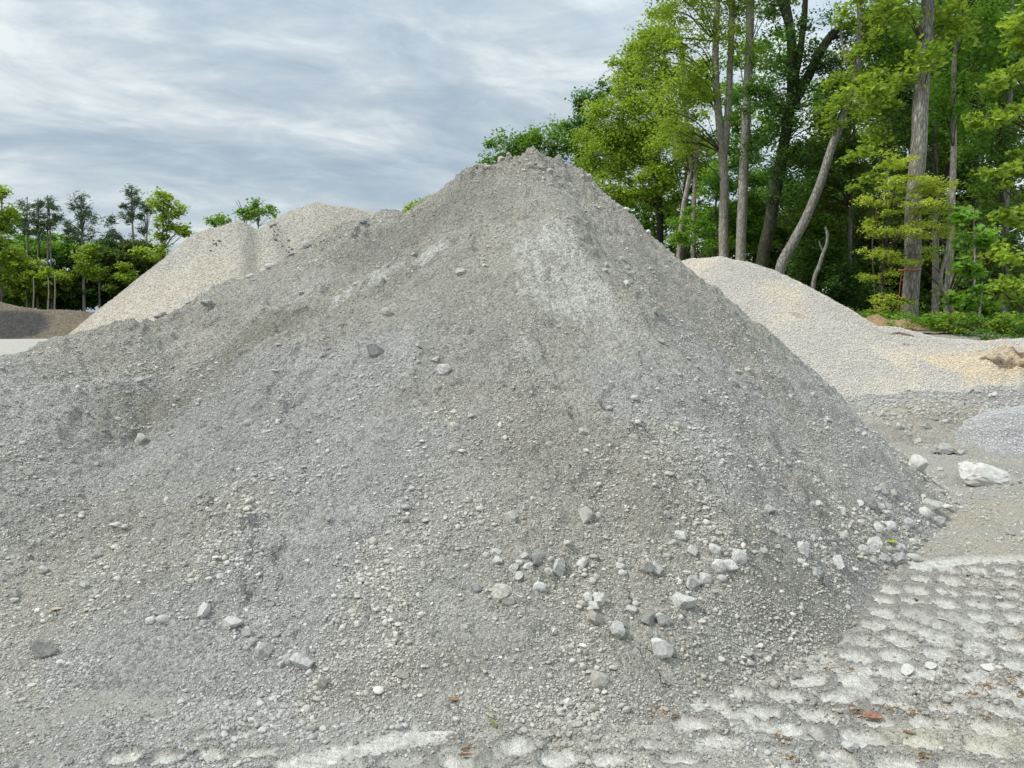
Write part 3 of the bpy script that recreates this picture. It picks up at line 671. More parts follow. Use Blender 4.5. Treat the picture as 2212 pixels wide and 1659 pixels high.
HERO = [
 (2138, 1022, 102, 62, 'pale', 'largest white boulder, long and two-lobed, lying on the bare earth at the right edge', 'boulder'),
 (2040, 967, 42, 28, 'pale', 'blocky white stone with a green leaf stuck to its side, behind the largest boulder', 'stone'),
 (1985, 1000, 46, 44, 'pale', 'rough round white stone at the right foot of the tall heap, nearest the largest boulder', 'stone'),
 (1427, 1400, 60, 56, 'pale', 'brightest white cobble on the lower slope, big and blunt, lowest of its scatter', 'stone'),
 (1338, 1363, 38, 44, 'grey', 'smooth egg-shaped grey cobble just left of the brightest white cobble', 'stone'),
 (1286, 1336, 36, 40, 'tan', 'brownish dust-covered round lump below the three touching white stones', 'stone'),
 (1400, 1337, 34, 32, 'dark', 'dark round stone leaning against a white stone, above the brightest white cobble', 'stone'),
 (1429, 1336, 32, 38, 'pale', 'white upright stone touching the dark round stone above the brightest cobble', 'stone'),
 (1366, 1322, 26, 24, 'pale', 'small white wedge left of the dark and white touching pair', 'stone'),
 (1374, 1303, 16, 14, 'pale', 'tiny white pebble above the small white wedge on the lower slope', 'stone'),
 (1479, 1300, 60, 44, 'grey', 'wide jagged grey block in the lower right scatter, crumbly on top', 'stone'),
 (1502, 1258, 40, 46, 'grey', 'tall grey block standing directly behind the wide jagged block', 'stone'),
 (1526, 1249, 27, 30, 'pale', 'pale stone tucked against the right side of the tall grey block', 'stone'),
 (1484, 1240, 22, 12, 'pale', 'thin flat white slab above the tall grey block', 'stone'),
 (1270, 1290, 22, 26, 'pale', 'left one of three touching white stones on the lower slope', 'stone'),
 (1293, 1292, 32, 34, 'pale', 'biggest, right one of three touching white stones on the lower slope', 'stone'),
 (1283, 1307, 27, 20, 'pale', 'lowest of three touching white stones on the lower slope', 'stone'),
 (1084, 1277, 52, 40, 'dust', 'broad tan-grey stone with a smaller one at its lower right, lower middle of the heap', 'stone'),
 (1098, 1298, 30, 22, 'dust', 'small tan-grey stone under the broad tan-grey one', 'stone'),
 (1165, 1267, 32, 22, 'pale', 'single white angular stone right of the broad tan-grey stone', 'stone'),
 (1028, 1270, 24, 26, 'grey', 'pale grey nub left of the broad tan-grey stone', 'stone'),
 (1161, 1207, 28, 38, 'dark', 'upright dark oval stone in the middle row of stones', 'stone'),
 (1133, 1200, 20, 18, 'pale', 'white stone touching the left of the upright dark oval', 'stone'),
 (1072, 1192, 28, 18, 'pale', 'uppermost pale stone at the left end of the middle row', 'stone'),
 (1050, 1200, 18, 14, 'pale', 'leftmost little white stone of the middle row', 'stone'),
 (1076, 1210, 26, 22, 'pale', 'white stone at the left end of the middle row, below the uppermost', 'stone'),
 (1110, 1226, 24, 24, 'pale', 'round white stone in the gap of the middle row', 'stone'),
 (1122, 1217, 18, 16, 'pale', 'smaller white stone behind the round one in the middle row', 'stone'),
 (1140, 1222, 26, 16, 'pale', 'flat wedge-shaped stone below the upright dark oval', 'stone'),
 (1120, 1245, 24, 24, 'pale', 'white stone lying lowest below the middle row', 'stone'),
 (1185, 1231, 22, 18, 'pale', 'neat round white stone left of the sunken pale slab', 'stone'),
 (1206, 1222, 34, 44, 'grey', 'sunken pale slab standing upright at the right of the middle row', 'stone'),
 (1256, 1212, 28, 32, 'pale', 'pale peanut-shaped stone right of the sunken slab', 'stone'),
 (1188, 1207, 16, 14, 'pale', 'little pale stone between dark oval and sunken slab', 'stone'),
 (1340, 1222, 24, 18, 'pale', 'white stone in the loose row right of the peanut-shaped stone', 'stone'),
 (1345, 1237, 22, 16, 'pale', 'white stone just below the loose row right of the peanut-shaped stone', 'stone'),
 (1396, 1226, 28, 34, 'grey', 'grey upright stone of a touching pair, above the wide jagged block', 'stone'),
 (1420, 1232, 26, 32, 'pale', 'pale upright stone of a touching pair, above the wide jagged block', 'stone'),
 (1471, 1155, 30, 22, 'pale', 'pale stone topping the small cluster mid right of the lower slope', 'stone'),
 (1498, 1190, 24, 30, 'pale', 'pale upright stone under the cluster mid right of the lower slope', 'stone'),
 (1545, 1185, 30, 24, 'pale', 'pale rounded stone right of the mid-right cluster', 'stone'),
 (1554, 1221, 32, 34, 'pale', 'pale round stone at the left of the lower right stone band', 'stone'),
 (1580, 1222, 36, 26, 'pale', 'wide pale stone touching the round one in the lower right band', 'stone'),
 (1598, 1201, 36, 36, 'pale', 'big white round stone in the lower right stone band', 'stone'),
 (1738, 1185, 40, 34, 'pale', 'big pale rough stone at the head of the lower right trail', 'stone'),
 (1811, 1214, 44, 28, 'pale', 'pale wide stone right of the lower right trail, near the tyre tracks', 'stone'),
 (1769, 1238, 40, 36, 'grey', 'round grey stone lowest in the lower right trail', 'stone'),
 (1782, 1258, 16, 22, 'tan', 'small tan stone just under the round grey stone of the trail', 'stone'),
 (1664, 1100, 30, 26, 'grey', 'grey rounded stone up on the right flank above the stone band', 'stone'),
 (1881, 1087, 34, 34, 'dark', 'dark pyramid-shaped stone at the top of the right foot rubble', 'stone'),
 (2017, 1091, 48, 36, 'pale', 'biggest pale block at the right edge of the foot rubble', 'stone'),
 (2000, 1106, 30, 30, 'pale', 'pale round stone in front of the biggest block of the foot rubble', 'stone'),
 (2045, 1094, 32, 12, 'pale', 'thin pale slab lying right of the biggest block of the foot rubble', 'stone'),
 (2032, 1124, 26, 24, 'pale', 'lone white stone just outside the foot rubble on the earth', 'stone'),
 (1888, 1176, 46, 40, 'pale', 'large white rounded stone beside the yellow-green leaf', 'stone'),
 (1862, 1186, 32, 24, 'pale', 'white stone touching the left of the large one beside the leaf', 'stone'),
 (1910, 1203, 34, 26, 'pale', 'pale stone below the large white one beside the leaf', 'stone'),
 (1943, 1205, 38, 30, 'grey', 'greyish faceted stone second from the right end of the lowest rubble row', 'stone'),
 (1978, 1205, 38, 20, 'pale', 'flat white stone at the right end of the lowest rubble row', 'stone'),
 (1944, 1182, 36, 22, 'grey', 'grey stone right of the yellow-green leaf', 'stone'),
 (1884, 1210, 24, 16, 'pale', 'pale stone at the left of the lowest rubble row', 'stone'),
 (1900, 1140, 30, 28, 'pale', 'pale stone in the heart of the foot rubble', 'stone'),
 (1925, 1135, 28, 24, 'pale', 'pale stone right of the heart of the foot rubble', 'stone'),
 (1962, 1128, 36, 22, 'grey', 'grey slanting slab in the upper foot rubble', 'stone'),
 (1915, 1110, 26, 22, 'pale', 'pale stone in the upper foot rubble below the pyramid stone', 'stone'),
 (650, 1431, 58, 40, 'pale', 'large pale oval cobble, lowest on the left of the slope', 'stone'),
 (624, 1421, 38, 32, 'grey', 'grey stone half hidden behind the large pale oval cobble', 'stone'),
 (605, 1434, 18, 20, 'grey', 'small grey stone left of the large oval cobble', 'stone'),
 (567, 1402, 40, 40, 'grey', 'rounded grey cobble up left of the large pale oval', 'stone'),
 (546, 1386, 30, 20, 'grey', 'flat grey stone behind the rounded grey cobble at lower left', 'stone'),
 (594, 1385, 20, 14, 'pale', 'small pale stone right of the rounded grey cobble', 'stone'),
 (597, 1370, 26, 12, 'grey', 'thin stone above the small pale one at lower left', 'stone'),
 (530, 1364, 22, 28, 'pale', 'pale almond-shaped stone at lower left', 'stone'),
 (500, 1345, 48, 30, 'pale', 'long pale stone in the lower left cluster', 'stone'),
 (438, 1317, 28, 38, 'pale', 'pale upright pointed stone in the lower left cluster', 'stone'),
 (437, 1345, 18, 16, 'grey', 'small stone under the pointed upright one at lower left', 'stone'),
 (462, 1342, 14, 16, 'grey', 'tiny stone between pointed and long stones at lower left', 'stone'),
 (93, 1404, 56, 48, 'dark', 'big dark cobble alone at the lower left edge', 'stone'),
 (350, 1338, 32, 22, 'grey', 'rounded stone of a small trio left of the pointed stone', 'stone'),
 (324, 1340, 24, 20, 'pale', 'thin pale chip of a small trio left of the pointed stone', 'stone'),
 (338, 1325, 20, 12, 'grey', 'little grey stone at the back of a small trio', 'stone'),
 (695, 1476, 26, 34, 'tan', 'pale tan angular stone in front of the large oval cobble', 'stone'),
 (180, 1263, 20, 20, 'grey', 'topmost of three pebbles at the far lower left', 'stone'),
 (190, 1283, 22, 16, 'grey', 'lower left of three pebbles at the far lower left', 'stone'),
 (208, 1279, 18, 16, 'grey', 'lower right of three pebbles at the far lower left', 'stone'),
 (91, 1231, 22, 20, 'pale', 'pale round stone alone above the big dark cobble', 'stone'),
 (29, 1280, 20, 22, 'grey', 'round grey stone close to the left edge', 'stone'),
 (247, 1140, 26, 14, 'pale', 'flat pale stone on the left flank above the trio of pebbles', 'stone'),
 (210, 1197, 26, 20, 'grey', 'upper grey stone of a pair on the left flank', 'stone'),
 (302, 945, 28, 32, 'dust', 'round cracked clod standing out on the left flank', 'clod'),
 (957, 796, 36, 28, 'pale', 'bright white angular fragment alone in the middle of the heap', 'stone'),
 (806, 752, 44, 44, 'dark', 'big dark oblong clod on the upper left face of the heap', 'clod'),
 (920, 742, 44, 30, 'dust', 'pale crusted clod right of the big dark oblong clod', 'clod'),
 (980, 918, 26, 24, 'dust', 'round grey clod in the centre of the heap', 'clod'),
 (978, 966, 26, 20, 'dust', 'round grey clod just below the centre clod', 'clod'),
 (995, 588, 26, 16, 'dust', 'pale clod on the upper face above the white fragment', 'clod'),
 (1420, 668, 40, 28, 'tan', 'brownish protruding rock on the upper right face of the heap', 'stone'),
 (1270, 1108, 44, 40, 'dust', 'half-buried tan slab with a shadowed lower edge, lower middle of the heap', 'stone'),
 (1108, 1112, 36, 36, 'dust', 'half-buried tan stone left of the shadowed slab', 'stone'),
 (1296, 1465, 42, 42, 'dust', 'half-buried pale tan rock below the egg-shaped cobble', 'stone'),
 (1232, 1519, 32, 22, 'pale', 'pale pointed stone near the bottom middle of the picture', 'stone'),
 (868, 1456, 36, 22, 'tan', 'flat tan stone half sunk right of the large oval cobble', 'stone'),
 (1617, 1410, 28, 16, 'grey', 'grey flat stone halfway between brightest cobble and tyre tracks', 'stone'),
 (660, 522, 20, 16, 'grey', 'topmost large stone on the left skyline ridge', 'stone'),
 (628, 548, 14, 12, 'dark', 'small dark stone on the left skyline ridge', 'stone'),
 (583, 562, 30, 18, 'pale', 'wide pale stone on the left skyline ridge before the cream heap', 'stone'),
 (541, 592, 24, 14, 'grey', 'lowest grey stone on the rocky part of the left skyline ridge', 'stone'),
 (443, 655, 28, 16, 'grey', 'flat grey boulder alone farther down the left skyline', 'stone'),
 (404, 648, 16, 9, 'grey', 'small flat stone left of the flat grey boulder on the skyline', 'stone'),
 (343, 672, 30, 14, 'grey', 'low stone farthest down the left skyline', 'stone'),
 (783, 481, 18, 12, 'dark', 'small dark stone on the shoulder of the heap', 'stone'),
 (2000, 919, 20, 18, 'grey', 'round grey stone on the brownish hummock at right', 'stone'),
 (2080, 457 + 520, 22, 14, 'grey', 'grey stone right of the leaf-marked white block', 'stone'),
 (1962, 1448, 36, 30, 'pale', 'pale lump in the crushed rubble between the tyre tracks', 'stone'),
 (2140, 1442, 36, 20, 'pale', 'long pale slab in the crushed rubble at the right edge of the tracks', 'stone'),
 (2013, 1439, 36, 18, 'pale', 'pale flake right of the lump between the tyre tracks', 'stone'),
 (1788, 1638, 40, 22, 'pale', 'broken white flake at the bottom edge right of centre', 'stone'),
 (1838, 1612, 44, 20, 'pale', 'cracked white plate in front of the brown leaf', 'stone'),
]
for X_, Y_, w_, h_, mk, lab, ct in HERO:
    low = 'half' in lab or 'sunken' in lab or 'clod' in lab or 'protruding' in lab
    stone(X_, Y_, w_, h_, mk, lab, name={'boulder': 'boulder', 'clod': 'clod'}.get(ct, 'stone'), cat=ct, sink=.66 if low else (.5 if ct == 'boulder' else .42))
ZONES = [
 (1890, 1118, 75, 42, 46, 9, 24, 'small pale stone in the thick rubble at the right foot of the tall heap', 'rubble stones at the right foot'),
 (1640, 1185, 120, 38, 44, 9, 22, 'small pale stone in the loose band along the lower right slope', 'stones of the lower right band'),
 (1300, 1215, 60, 12, 12, 8, 16, 'small pale stone of the thin row right of the middle row', 'stones of the thin row'),
 (905, 1160, 48, 22, 20, 8, 18, 'small pale stone in the loose patch left of the middle row', 'stones of the left middle patch'),
 (1180, 1085, 50, 30, 16, 7, 15, 'small pale stone in the chips around the half-buried tan stone', 'chips around the tan stone'),
 (560, 1380, 90, 40, 10, 8, 16, 'small grey stone strewn round the lower left cluster', 'stones round the lower left cluster'),
 (1130, 356, 75, 12, 18, 8, 18, 'grey clod on the crumbling crest of the tall heap', 'clods on the crest'),
 (1280, 425, 60, 40, 16, 7, 15, 'pale crumb along the right shoulder just below the crest', 'crumbs on the right shoulder'),
 (1390, 585, 45, 28, 16, 8, 16, 'pale crumb in the rubble patch right of the bright streaks', 'crumbs beside the bright streaks'),
 (690, 508, 75, 10, 14, 7, 15, 'small grey stone on the rocky stretch of the left skyline', 'stones on the left skyline'),
 (2080, 1435, 70, 22, 14, 8, 20, 'pale crushed fragment lying across the tyre tracks at right', 'fragments across the tracks'),
 (1990, 915, 70, 28, 16, 8, 18, 'small pale stone strewn over the brownish hummock at right', 'stones on the hummock'),
 (1000, 860, 330, 120, 30, 11, 28, 'dusty clod half-sunk in the middle face of the tall heap', 'half-sunk clods on the face'),
 (330, 880, 180, 90, 14, 10, 24, 'dusty clod half-sunk in the left flank of the tall heap', 'half-sunk clods on the left flank'),
 (1600, 900, 110, 90, 14, 10, 22, 'dusty clod half-sunk in the right flank of the tall heap', 'half-sunk clods on the right flank'),
 (2040, 1065, 90, 40, 16, 7, 18, 'small pale stone on the bare earth round the largest boulder', 'stones round the boulder'),
 (2120, 860, 60, 14, 12, 8, 18, 'dull stone in the dark spill bank below the white gravel', 'stones in the spill bank'),
 (1480, 830, 40, 25, 10, 7, 14, 'grey crumb in the small patch on the right flank', 'crumbs on the right flank'),
]
rz = np.random.default_rng(77)
for (X_, Y_, sx, sy, n, a, b, lab, grp) in ZONES:
    for _ in range(n):
        w_ = a + (b - a) * rz.uniform() ** 1.8
        nm = 'clod' if lab.startswith(('grey clod', 'dusty clod')) else ('crumb' if 'crumb ' in lab else 'stone')
        stone(X_ + rz.normal() * sx, Y_ + rz.normal() * sy, w_, w_ * rz.uniform(.65, .95), ('pale' if rz.uniform() < .4 else ('grey' if rz.uniform() < .6 else 'dust')) if lab.startswith(('small pale', 'pale')) else ('dust' if 'clod' in lab else 'grey'), lab, grp, nm, 'clod' if nm == 'clod' else 'stone', .6 if 'half-sunk' in lab else .42)
print('stones', NST[0], round(time.time() - T0, 1))

# ================================================================== trees
def tube(pts, rad, sides=8):
    """tapering tube along a smoothed line"""
    pts = np.array(pts, float); rad = np.array(rad, float)
    n = len(pts); t = np.linspace(0, n - 1, max(2, (n - 1) * 4 + 1))
    i = np.clip(t.astype(int), 0, n - 2); f = (t - i)[:, None]
    p0 = pts[np.maximum(i - 1, 0)]; p1 = pts[i]; p2 = pts[i + 1]; p3 = pts[np.minimum(i + 2, n - 1)]
    C = .5 * (2 * p1 + (p2 - p0) * f + (2 * p0 - 5 * p1 + 4 * p2 - p3) * f ** 2 + (3 * p1 - p0 - 3 * p2 + p3) * f ** 3)
    R = rad[i] * (1 - f[:, 0]) + rad[i + 1] * f[:, 0]
    T = np.gradient(C, axis=0); T /= np.linalg.norm(T, axis=1)[:, None] + 1e-9
    a = np.cross(T, [0.31, .95, .05]); a /= np.linalg.norm(a, axis=1)[:, None] + 1e-9
    b = np.cross(T, a)
    th = np.arange(sides) / sides * 2 * np.pi
    V = C[:, None] + R[:, None, None] * (np.cos(th)[None, :, None] * a[:, None] + np.sin(th)[None, :, None] * b[:, None])
    m = len(C); k = np.arange(m - 1)[:, None] * sides; j = np.arange(sides)[None]
    F = np.stack([k + j, k + (j + 1) % sides, k + sides + (j + 1) % sides, k + sides + j], -1).reshape(-1, 4)
    return V.reshape(-1, 3), F

class MB:
    def __init__(s): s.V = []; s.F = {}; s.n = 0; s.C = []
    def add(s, V, F, C=None):
        s.V.append(np.asarray(V)); F = np.asarray(F); s.F.setdefault(F.shape[1], []).append(F + s.n); s.n += len(V)
        if C is not None: s.C.append(C)
    def build(s, name, mat, parent=None, loc=(0, 0, 0), smooth=True):
        if not s.V: return None
        return mesh_obj(name, np.concatenate(s.V), [np.concatenate(f) for f in s.F.values()], mat, parent, loc, np.concatenate(s.C) if s.C else None, smooth)

def leaves(centers, size, cols, r, up=.75, aspect=.62, lobed=False):
    """leaf blades: folded diamonds, or five-point lobed blades for the near trees"""
    N = len(centers)
    az = r.uniform(0, 2 * np.pi, N); droop = r.normal(-.25, .35, N)
    d = np.stack([np.cos(az) * np.cos(droop), np.sin(az) * np.cos(droop), np.sin(droop)], -1)
    nrm = np.stack([r.normal(0, 1, N) * (1 - up), r.normal(0, 1, N) * (1 - up), np.full(N, up)], -1)
    sd = np.cross(d, nrm); sd /= np.linalg.norm(sd, axis=1)[:, None] + 1e-9
    nn = np.cross(sd, d)
    s = size[:, None]
    if not lobed:
        b = centers - d * s * .5; t = centers + d * s * .5
        l = centers - d * s * .05 - sd * s * aspect * .5 + nn * s * .10; q = centers - d * s * .05 + sd * s * aspect * .5 + nn * s * .10
        V = np.stack([b, q, t, l], 1).reshape(-1, 3)
        F = np.arange(N * 4).reshape(N, 4); return V, F, np.repeat(cols, 4, 0)
    prof = [(-.5, 0, 0), (-.28, .34, .05), (.02, .22, .02), (.22, .50, .06), (.24, .17, .02), (.52, 0, -.02), (.24, -.17, .02), (.22, -.50, .06), (.02, -.22, .02), (-.28, -.34, .05)]
    V = np.stack([centers + d * s * a + sd * s * b + nn * s * c for a, b, c in prof], 1).reshape(-1, 3)
    base = (np.arange(N) * 10)[:, None]
    F = np.concatenate([base + np.array(q)[None] for q in ([0, 1, 2, 8], [0, 8, 9, 9], [2, 3, 4, 4], [2, 4, 6, 8], [4, 5, 6, 6], [6, 7, 8, 8])])
    tri = [base + np.array(q)[None] for q in ([0, 8, 9], [2, 3, 4], [4, 5, 6], [6, 7, 8])]; quad = [base + np.array(q)[None] for q in ([0, 1, 2, 8], [2, 4, 6, 8])]
    return V, (np.concatenate(quad), np.concatenate(tri)), np.repeat(cols, 10, 0)

GREENS = {
 'lime': ((0.199, 0.315, 0.048), (0.344, 0.471, 0.079)), 'yellow': ((0.294, 0.389, 0.068), (0.466, 0.561, 0.125)), 'mid': ((0.095, 0.209, 0.040), (0.199, 0.343, 0.068)),
 'fresh': ((0.121, 0.271, 0.046), (0.241, 0.425, 0.068)), 'dark': ((0.044, 0.109, 0.033), (0.104, 0.209, 0.048)), 'olive': ((0.086, 0.153, 0.036), (0.173, 0.254, 0.068)), 'pine': ((0.039, 0.090, 0.040), (0.104, 0.162, 0.068)), 'blue': ((0.061, 0.153, 0.068), (0.128, 0.262, 0.101)),
}
def clump_centres(blobs, depth, cr, r, cover=1.5, holes=.0):
    """blobs: (px, py, rx, ry[, ddepth]) read off the photograph, turned into ellipsoids at the tree's distance"""
    out = []
    for b in blobs:
        px, py, rx, ry = b[:4]; dd = depth + (b[4] if len(b) > 4 else 0)
        sc = dd * S22 / FOC; c = at(px, py, dd); a = np.array([rx * sc, max(.5, (rx * .9 if len(b) < 6 else b[5]) * sc), ry * sc])
        n = max(4, int(2.7 * cover * a[0] * a[2] / (cr * cr)))
        q = r.normal(size=(n * 3, 3)); q /= np.linalg.norm(q, axis=1)[:, None]; q *= r.uniform(.25, 1, (n * 3, 1)) ** .5
        p = c + q * a
        k = noise2(p[:, 0] / (cr * 2.1) + 7 * px, p[:, 2] / (cr * 2.1) + p[:, 1] / (cr * 4)) > holes - .45
        out.append(p[k][:n])
    return np.concatenate(out)

def crown_mesh(P, cr, per, size, pal, r, flat=.5, up=.7, lobed=False, needles=False):
    A, B = np.array(GREENS[pal][0]), np.array(GREENS[pal][1])
    n = len(P); per = int(per * 1.55)
    ci = np.repeat(np.arange(n), per); k = len(ci)
    q = r.normal(size=(k, 3)); q *= (r.uniform(.15, 1, (k, 1)) / np.linalg.norm(q, axis=1)[:, None] ** .7)
    rr = cr * r.uniform(.6, 1.35, n)[ci]
    off = q * np.stack([rr, rr, rr * flat], -1)
    # sprays droop at their rim
    off[:, 2] -= .25 * (off[:, 0] ** 2 + off[:, 1] ** 2) / (rr + 1e-6) * (flat < .6)
    c = P[ci] + off
    tone = np.clip(r.normal(.5, .22, n)[ci] + r.normal(0, .18, k), 0, 1)[:, None]
    cols = (A * (1 - tone) + B * tone) * r.lognormal(0, .12, (k, 1))
    s = size * .88 * r.uniform(.6, 1.35, k)
    if needles:
        return leaves(c, s * 1.5, cols, r, up=.2, aspect=.16)
    return leaves(c, s, cols, r, up, .66, lobed)

def px_line(pts, depth):
    return np.array([at(p[0], p[1], depth + (p[2] if len(p) > 2 else 0)) for p in pts])

def tree(name, label, cat, stems, depth, blobs, pal, group=None, cr=.6, per=70, leaf=.12, seed=1, bark=None, flat=.68, up=.6, cover=1.6, holes=0.0, lobed=False, needles=False, nbr=40, ground=None, twig_r=.03, limbs=()):
    """stems/limbs: list of (points in photo px, width px at foot, width px at tip)"""
    r = np.random.default_rng(seed)
    f0 = at(*stems[0][0][0][:2], depth); gz = h_ground0(np.array([f0[0]]), np.array([f0[1]]))[0] if ground is None else ground
    base = np.array([f0[0], f0[1], gz - .05]); root = empty(name, base)
    tag(root, label, cat, group)
    tr = MB(); lines = []
    for k, (pts, w0, w1) in enumerate(list(stems) + list(limbs)):
        L = px_line(pts, depth)
        if k == 0 and L[0][2] > base[2] + .1: L = np.concatenate([[base + [(L[0][0] - L[1][0]) * .15, 0, 0]], L])
        elif k == 0: L[0][2] = base[2]
        sc = depth * S22 / FOC / 2
        R = np.linspace(w0 * sc, w1 * sc, len(L))
        if k == 0: R[0] *= 1.22
        L = L + r.normal(0, .01, L.shape) * R.max() / .15
        Vt, Ft = tube(L, R, 14); ax = np.repeat(Vt.reshape(-1, 14, 3).mean(1), 14, 0)
        tr.add(ax + (Vt - ax) * (1 + .13 * fbm(Vt[:, 0] * 9 + Vt[:, 1] * 7, Vt[:, 2] * 1.6, 3) + r.normal(0, .02, len(Vt)))[:, None], Ft); lines.append((L, R))
    tr.build('trunk', bark or M_BARK, root, base)
    if not blobs: return root
    P = clump_centres(blobs, depth, cr, r, cover, holes)
    br = MB()
    for p in P[r.permutation(len(P))[:int(nbr * .7)]]:
        L, R = lines[r.integers(0, len(lines))]
        best = None
        for L2, R2 in lines:
            dz = p[2] - L2[:, 2]; d = np.hypot(L2[:, 0] - p[0], L2[:, 1] - p[1]) + np.where(dz < .2, 6, 0) + np.abs(dz - .8) * .35
            i = int(np.argmin(d))
            if best is None or d[i] < best[0]: best = (d[i], L2[i], R2[i])
        a, ra = best[1], best[2]; m = (a + p) / 2 + np.array([0, 0, .12 * np.linalg.norm(p - a)]) + r.normal(0, .12, 3)
        r0 = min(ra * .4, twig_r * .7 * (.5 + .35 * np.linalg.norm(p - a)))
        br.add(*tube([a, m, p, p + (p - m) * .25 + r.normal(0, .1, 3)], [r0, r0 * .7, r0 * .35, .004], 5))
        for _ in range(2):
            e = p + r.normal(0, cr * .7, 3); br.add(*tube([m * .4 + p * .6, (p + e) / 2 + [0, 0, .05], e], [r0 * .35, r0 * .22, .003], 4))
    br.build('branches', M_TWIG if bark is not M_BARKD else M_BARKD, root, base)
    cw = MB(); V, F, C = crown_mesh(P, cr, per, leaf, pal, r, flat, up, lobed, needles)
    if isinstance(F, tuple): cw.add(V, F[0], C); cw.F.setdefault(3, []).append(F[1])
    else: cw.add(V, F, C)
    cw.build('crown', M_NEEDLE if needles else M_LEAF, root, base)
    return root

# ---- right-hand wood: leading trunks
G1 = 'tall trees standing along the wood edge'
tree('broadleaf_tree', 'thickest tall trunk in the wood, straight and grey, tied with an orange ribbon', 'tree', [([(1961, 706), (1966, 650), (1971, 560), (1976, 450), (1983, 330), (1989, 220), (1999, 110), (2009, 0), (2016, -150), (2020, -330)], 35, 26)], 22.0,
     [(1930, 25, 55, 45), (2080, -120, 130, 90), (1960, -220, 150, 90), (1900, -100, 90, 80), (1990, 130, 40, 22, -.6), (2070, 25, 60, 45)], 'lime', G1, seed=11, leaf=.15, cr=.5, per=60, lobed=True, nbr=60)
tree('broadleaf_tree', 'pale tree whose trunk forks into two stems, left of the straight pale trunk', 'tree', [([(1563, 556), (1563, 480), (1564, 400), (1562, 330), (1552, 260), (1547, 180), (1546, 90), (1550, 0), (1552, -140)], 22, 11)], 31.0,
     [(1470, 50, 80, 60), (1440, 145, 90, 60), (1405, 85, 36, 36), (1520, 160, 60, 50), (1560, 40, 60, 45), (1500, -60, 130, 80), (1475, 230, 85, 55), (1450, 300, 60, 40), (1590, -20, 60, 60)], 'lime', G1, seed=12, bark=M_BARKP, cr=.62, per=85, leaf=.13, nbr=90, holes=.08, limbs=[([(1563, 340), (1572, 250), (1577, 150), (1580, 40), (1578, -120)], 16, 10)])
tree('broadleaf_tree', 'straight pale trunk without low branches, right of the forked tree', 'tree', [([(1600, 563), (1602, 450), (1608, 330), (1614, 220), (1619, 110), (1619, 0), (1622, -180)], 22, 16)], 30.5,
     [(1650, -110, 100, 70), (1665, 10, 50, 35), (1590, 85, 40, 25), (1640, 120, 34, 26)], 'lime', G1, seed=13, bark=M_BARKP, cr=.5, per=70, leaf=.13, nbr=40)
tree('broadleaf_tree', 'dark ivy-coloured tree with a heavy limb arching out to the right', 'tree', [([(1650, 572), (1660, 500), (1680, 400), (1694, 310), (1708, 220), (1713, 130), (1706, 60), (1690, -20), (1670, -140)], 28, 15)], 29.0,
     [(1670, 200, 70, 50), (1630, 230, 55, 45), (1690, 110, 50, 50), (1790, 110, 60, 45), (1660, 40, 40, 40), (1750, 240, 70, 50), (1820, 220, 60, 50), (1760, 30, 40, 30), (1770, 180, 70, 60), (1830, 130, 70, 50), (1740, 290, 80, 60), (1700, -90, 120, 60), (1880, 90, 60, 45), (1660, 330, 60, 50), (1690, 420, 70, 45)], 'dark', G1, seed=14, bark=M_BARKD, cr=.55, per=80, leaf=.12, nbr=60, holes=.15,
     limbs=[([(1703, 240), (1745, 165), (1785, 90), (1815, 62), (1850, 55), (1895, 45), (1960, 20)], 22, 8), ([(1712, 190), (1728, 110), (1738, 30), (1745, -80)], 16, 10), ([(1700, 50), (1690, 20), (1668, -30)], 12, 8)])
tree('broadleaf_tree', 'slender grey tree leaning strongly to the right from behind the white gravel', 'tree', [([(1685, 585), (1714, 525), (1742, 465), (1772, 395), (1797, 315), (1822, 250), (1845, 180), (1855, 100), (1858, 0), (1862, -140)], 23, 10)], 27.0,
     [(1850, 30, 50, 40), (1890, -60, 80, 60), (1880, 60, 45, 35), (1830, 120, 36, 26), (1800, 250, 45, 30), (1880, 190, 60, 30), (1810, 175, 30, 25)], 'lime', G1, seed=15, cr=.42, per=55, leaf=.13, nbr=40, lobed=True, limbs=[([(1845, 200), (1835, 150), (1822, 110), (1815, 60)], 8, 4)])
tree('dead_tree', 'bare broken stub of a dead tree between leaning tree and lime sapling', 'tree', [([(1757, 612), (1770, 572), (1778, 548), (1786, 528), (1787, 505), (1783, 490)], 10, 5)], 25.0, [], 'lime', seed=16, limbs=[([(1779, 546), (1772, 530), (1770, 520)], 4, 2)])
tree('young_tree', 'thin pale straight tree right of the ribboned trunk', 'tree', [([(2052, 560), (2056, 450), (2059, 330), (2061, 220), (2064, 120), (2076, 40), (2072, -120)], 15, 8)], 24.0,
     [(2085, 70, 70, 50), (2110, 150, 60, 50), (2040, 200, 50, 50), (2100, -80, 110, 70), (2080, 260, 60, 40)], 'fresh', seed=17, bark=M_BARKP, cr=.45, per=65, leaf=.12, nbr=50, lobed=True)
tree('young_tree', 'crooked whitish stem zigzagging up beside the ribboned trunk', 'tree', [([(2064, 702), (2048, 650), (2031, 622), (2032, 592), (2045, 545), (2052, 480), (2048, 420)], 13, 6)], 22.6,
     [(2040, 470, 50, 25), (2080, 560, 40, 30), (2000, 545, 40, 16)], 'lime', seed=18, bark=M_BARKP, cr=.35, per=55, leaf=.09, nbr=20, flat=.3)
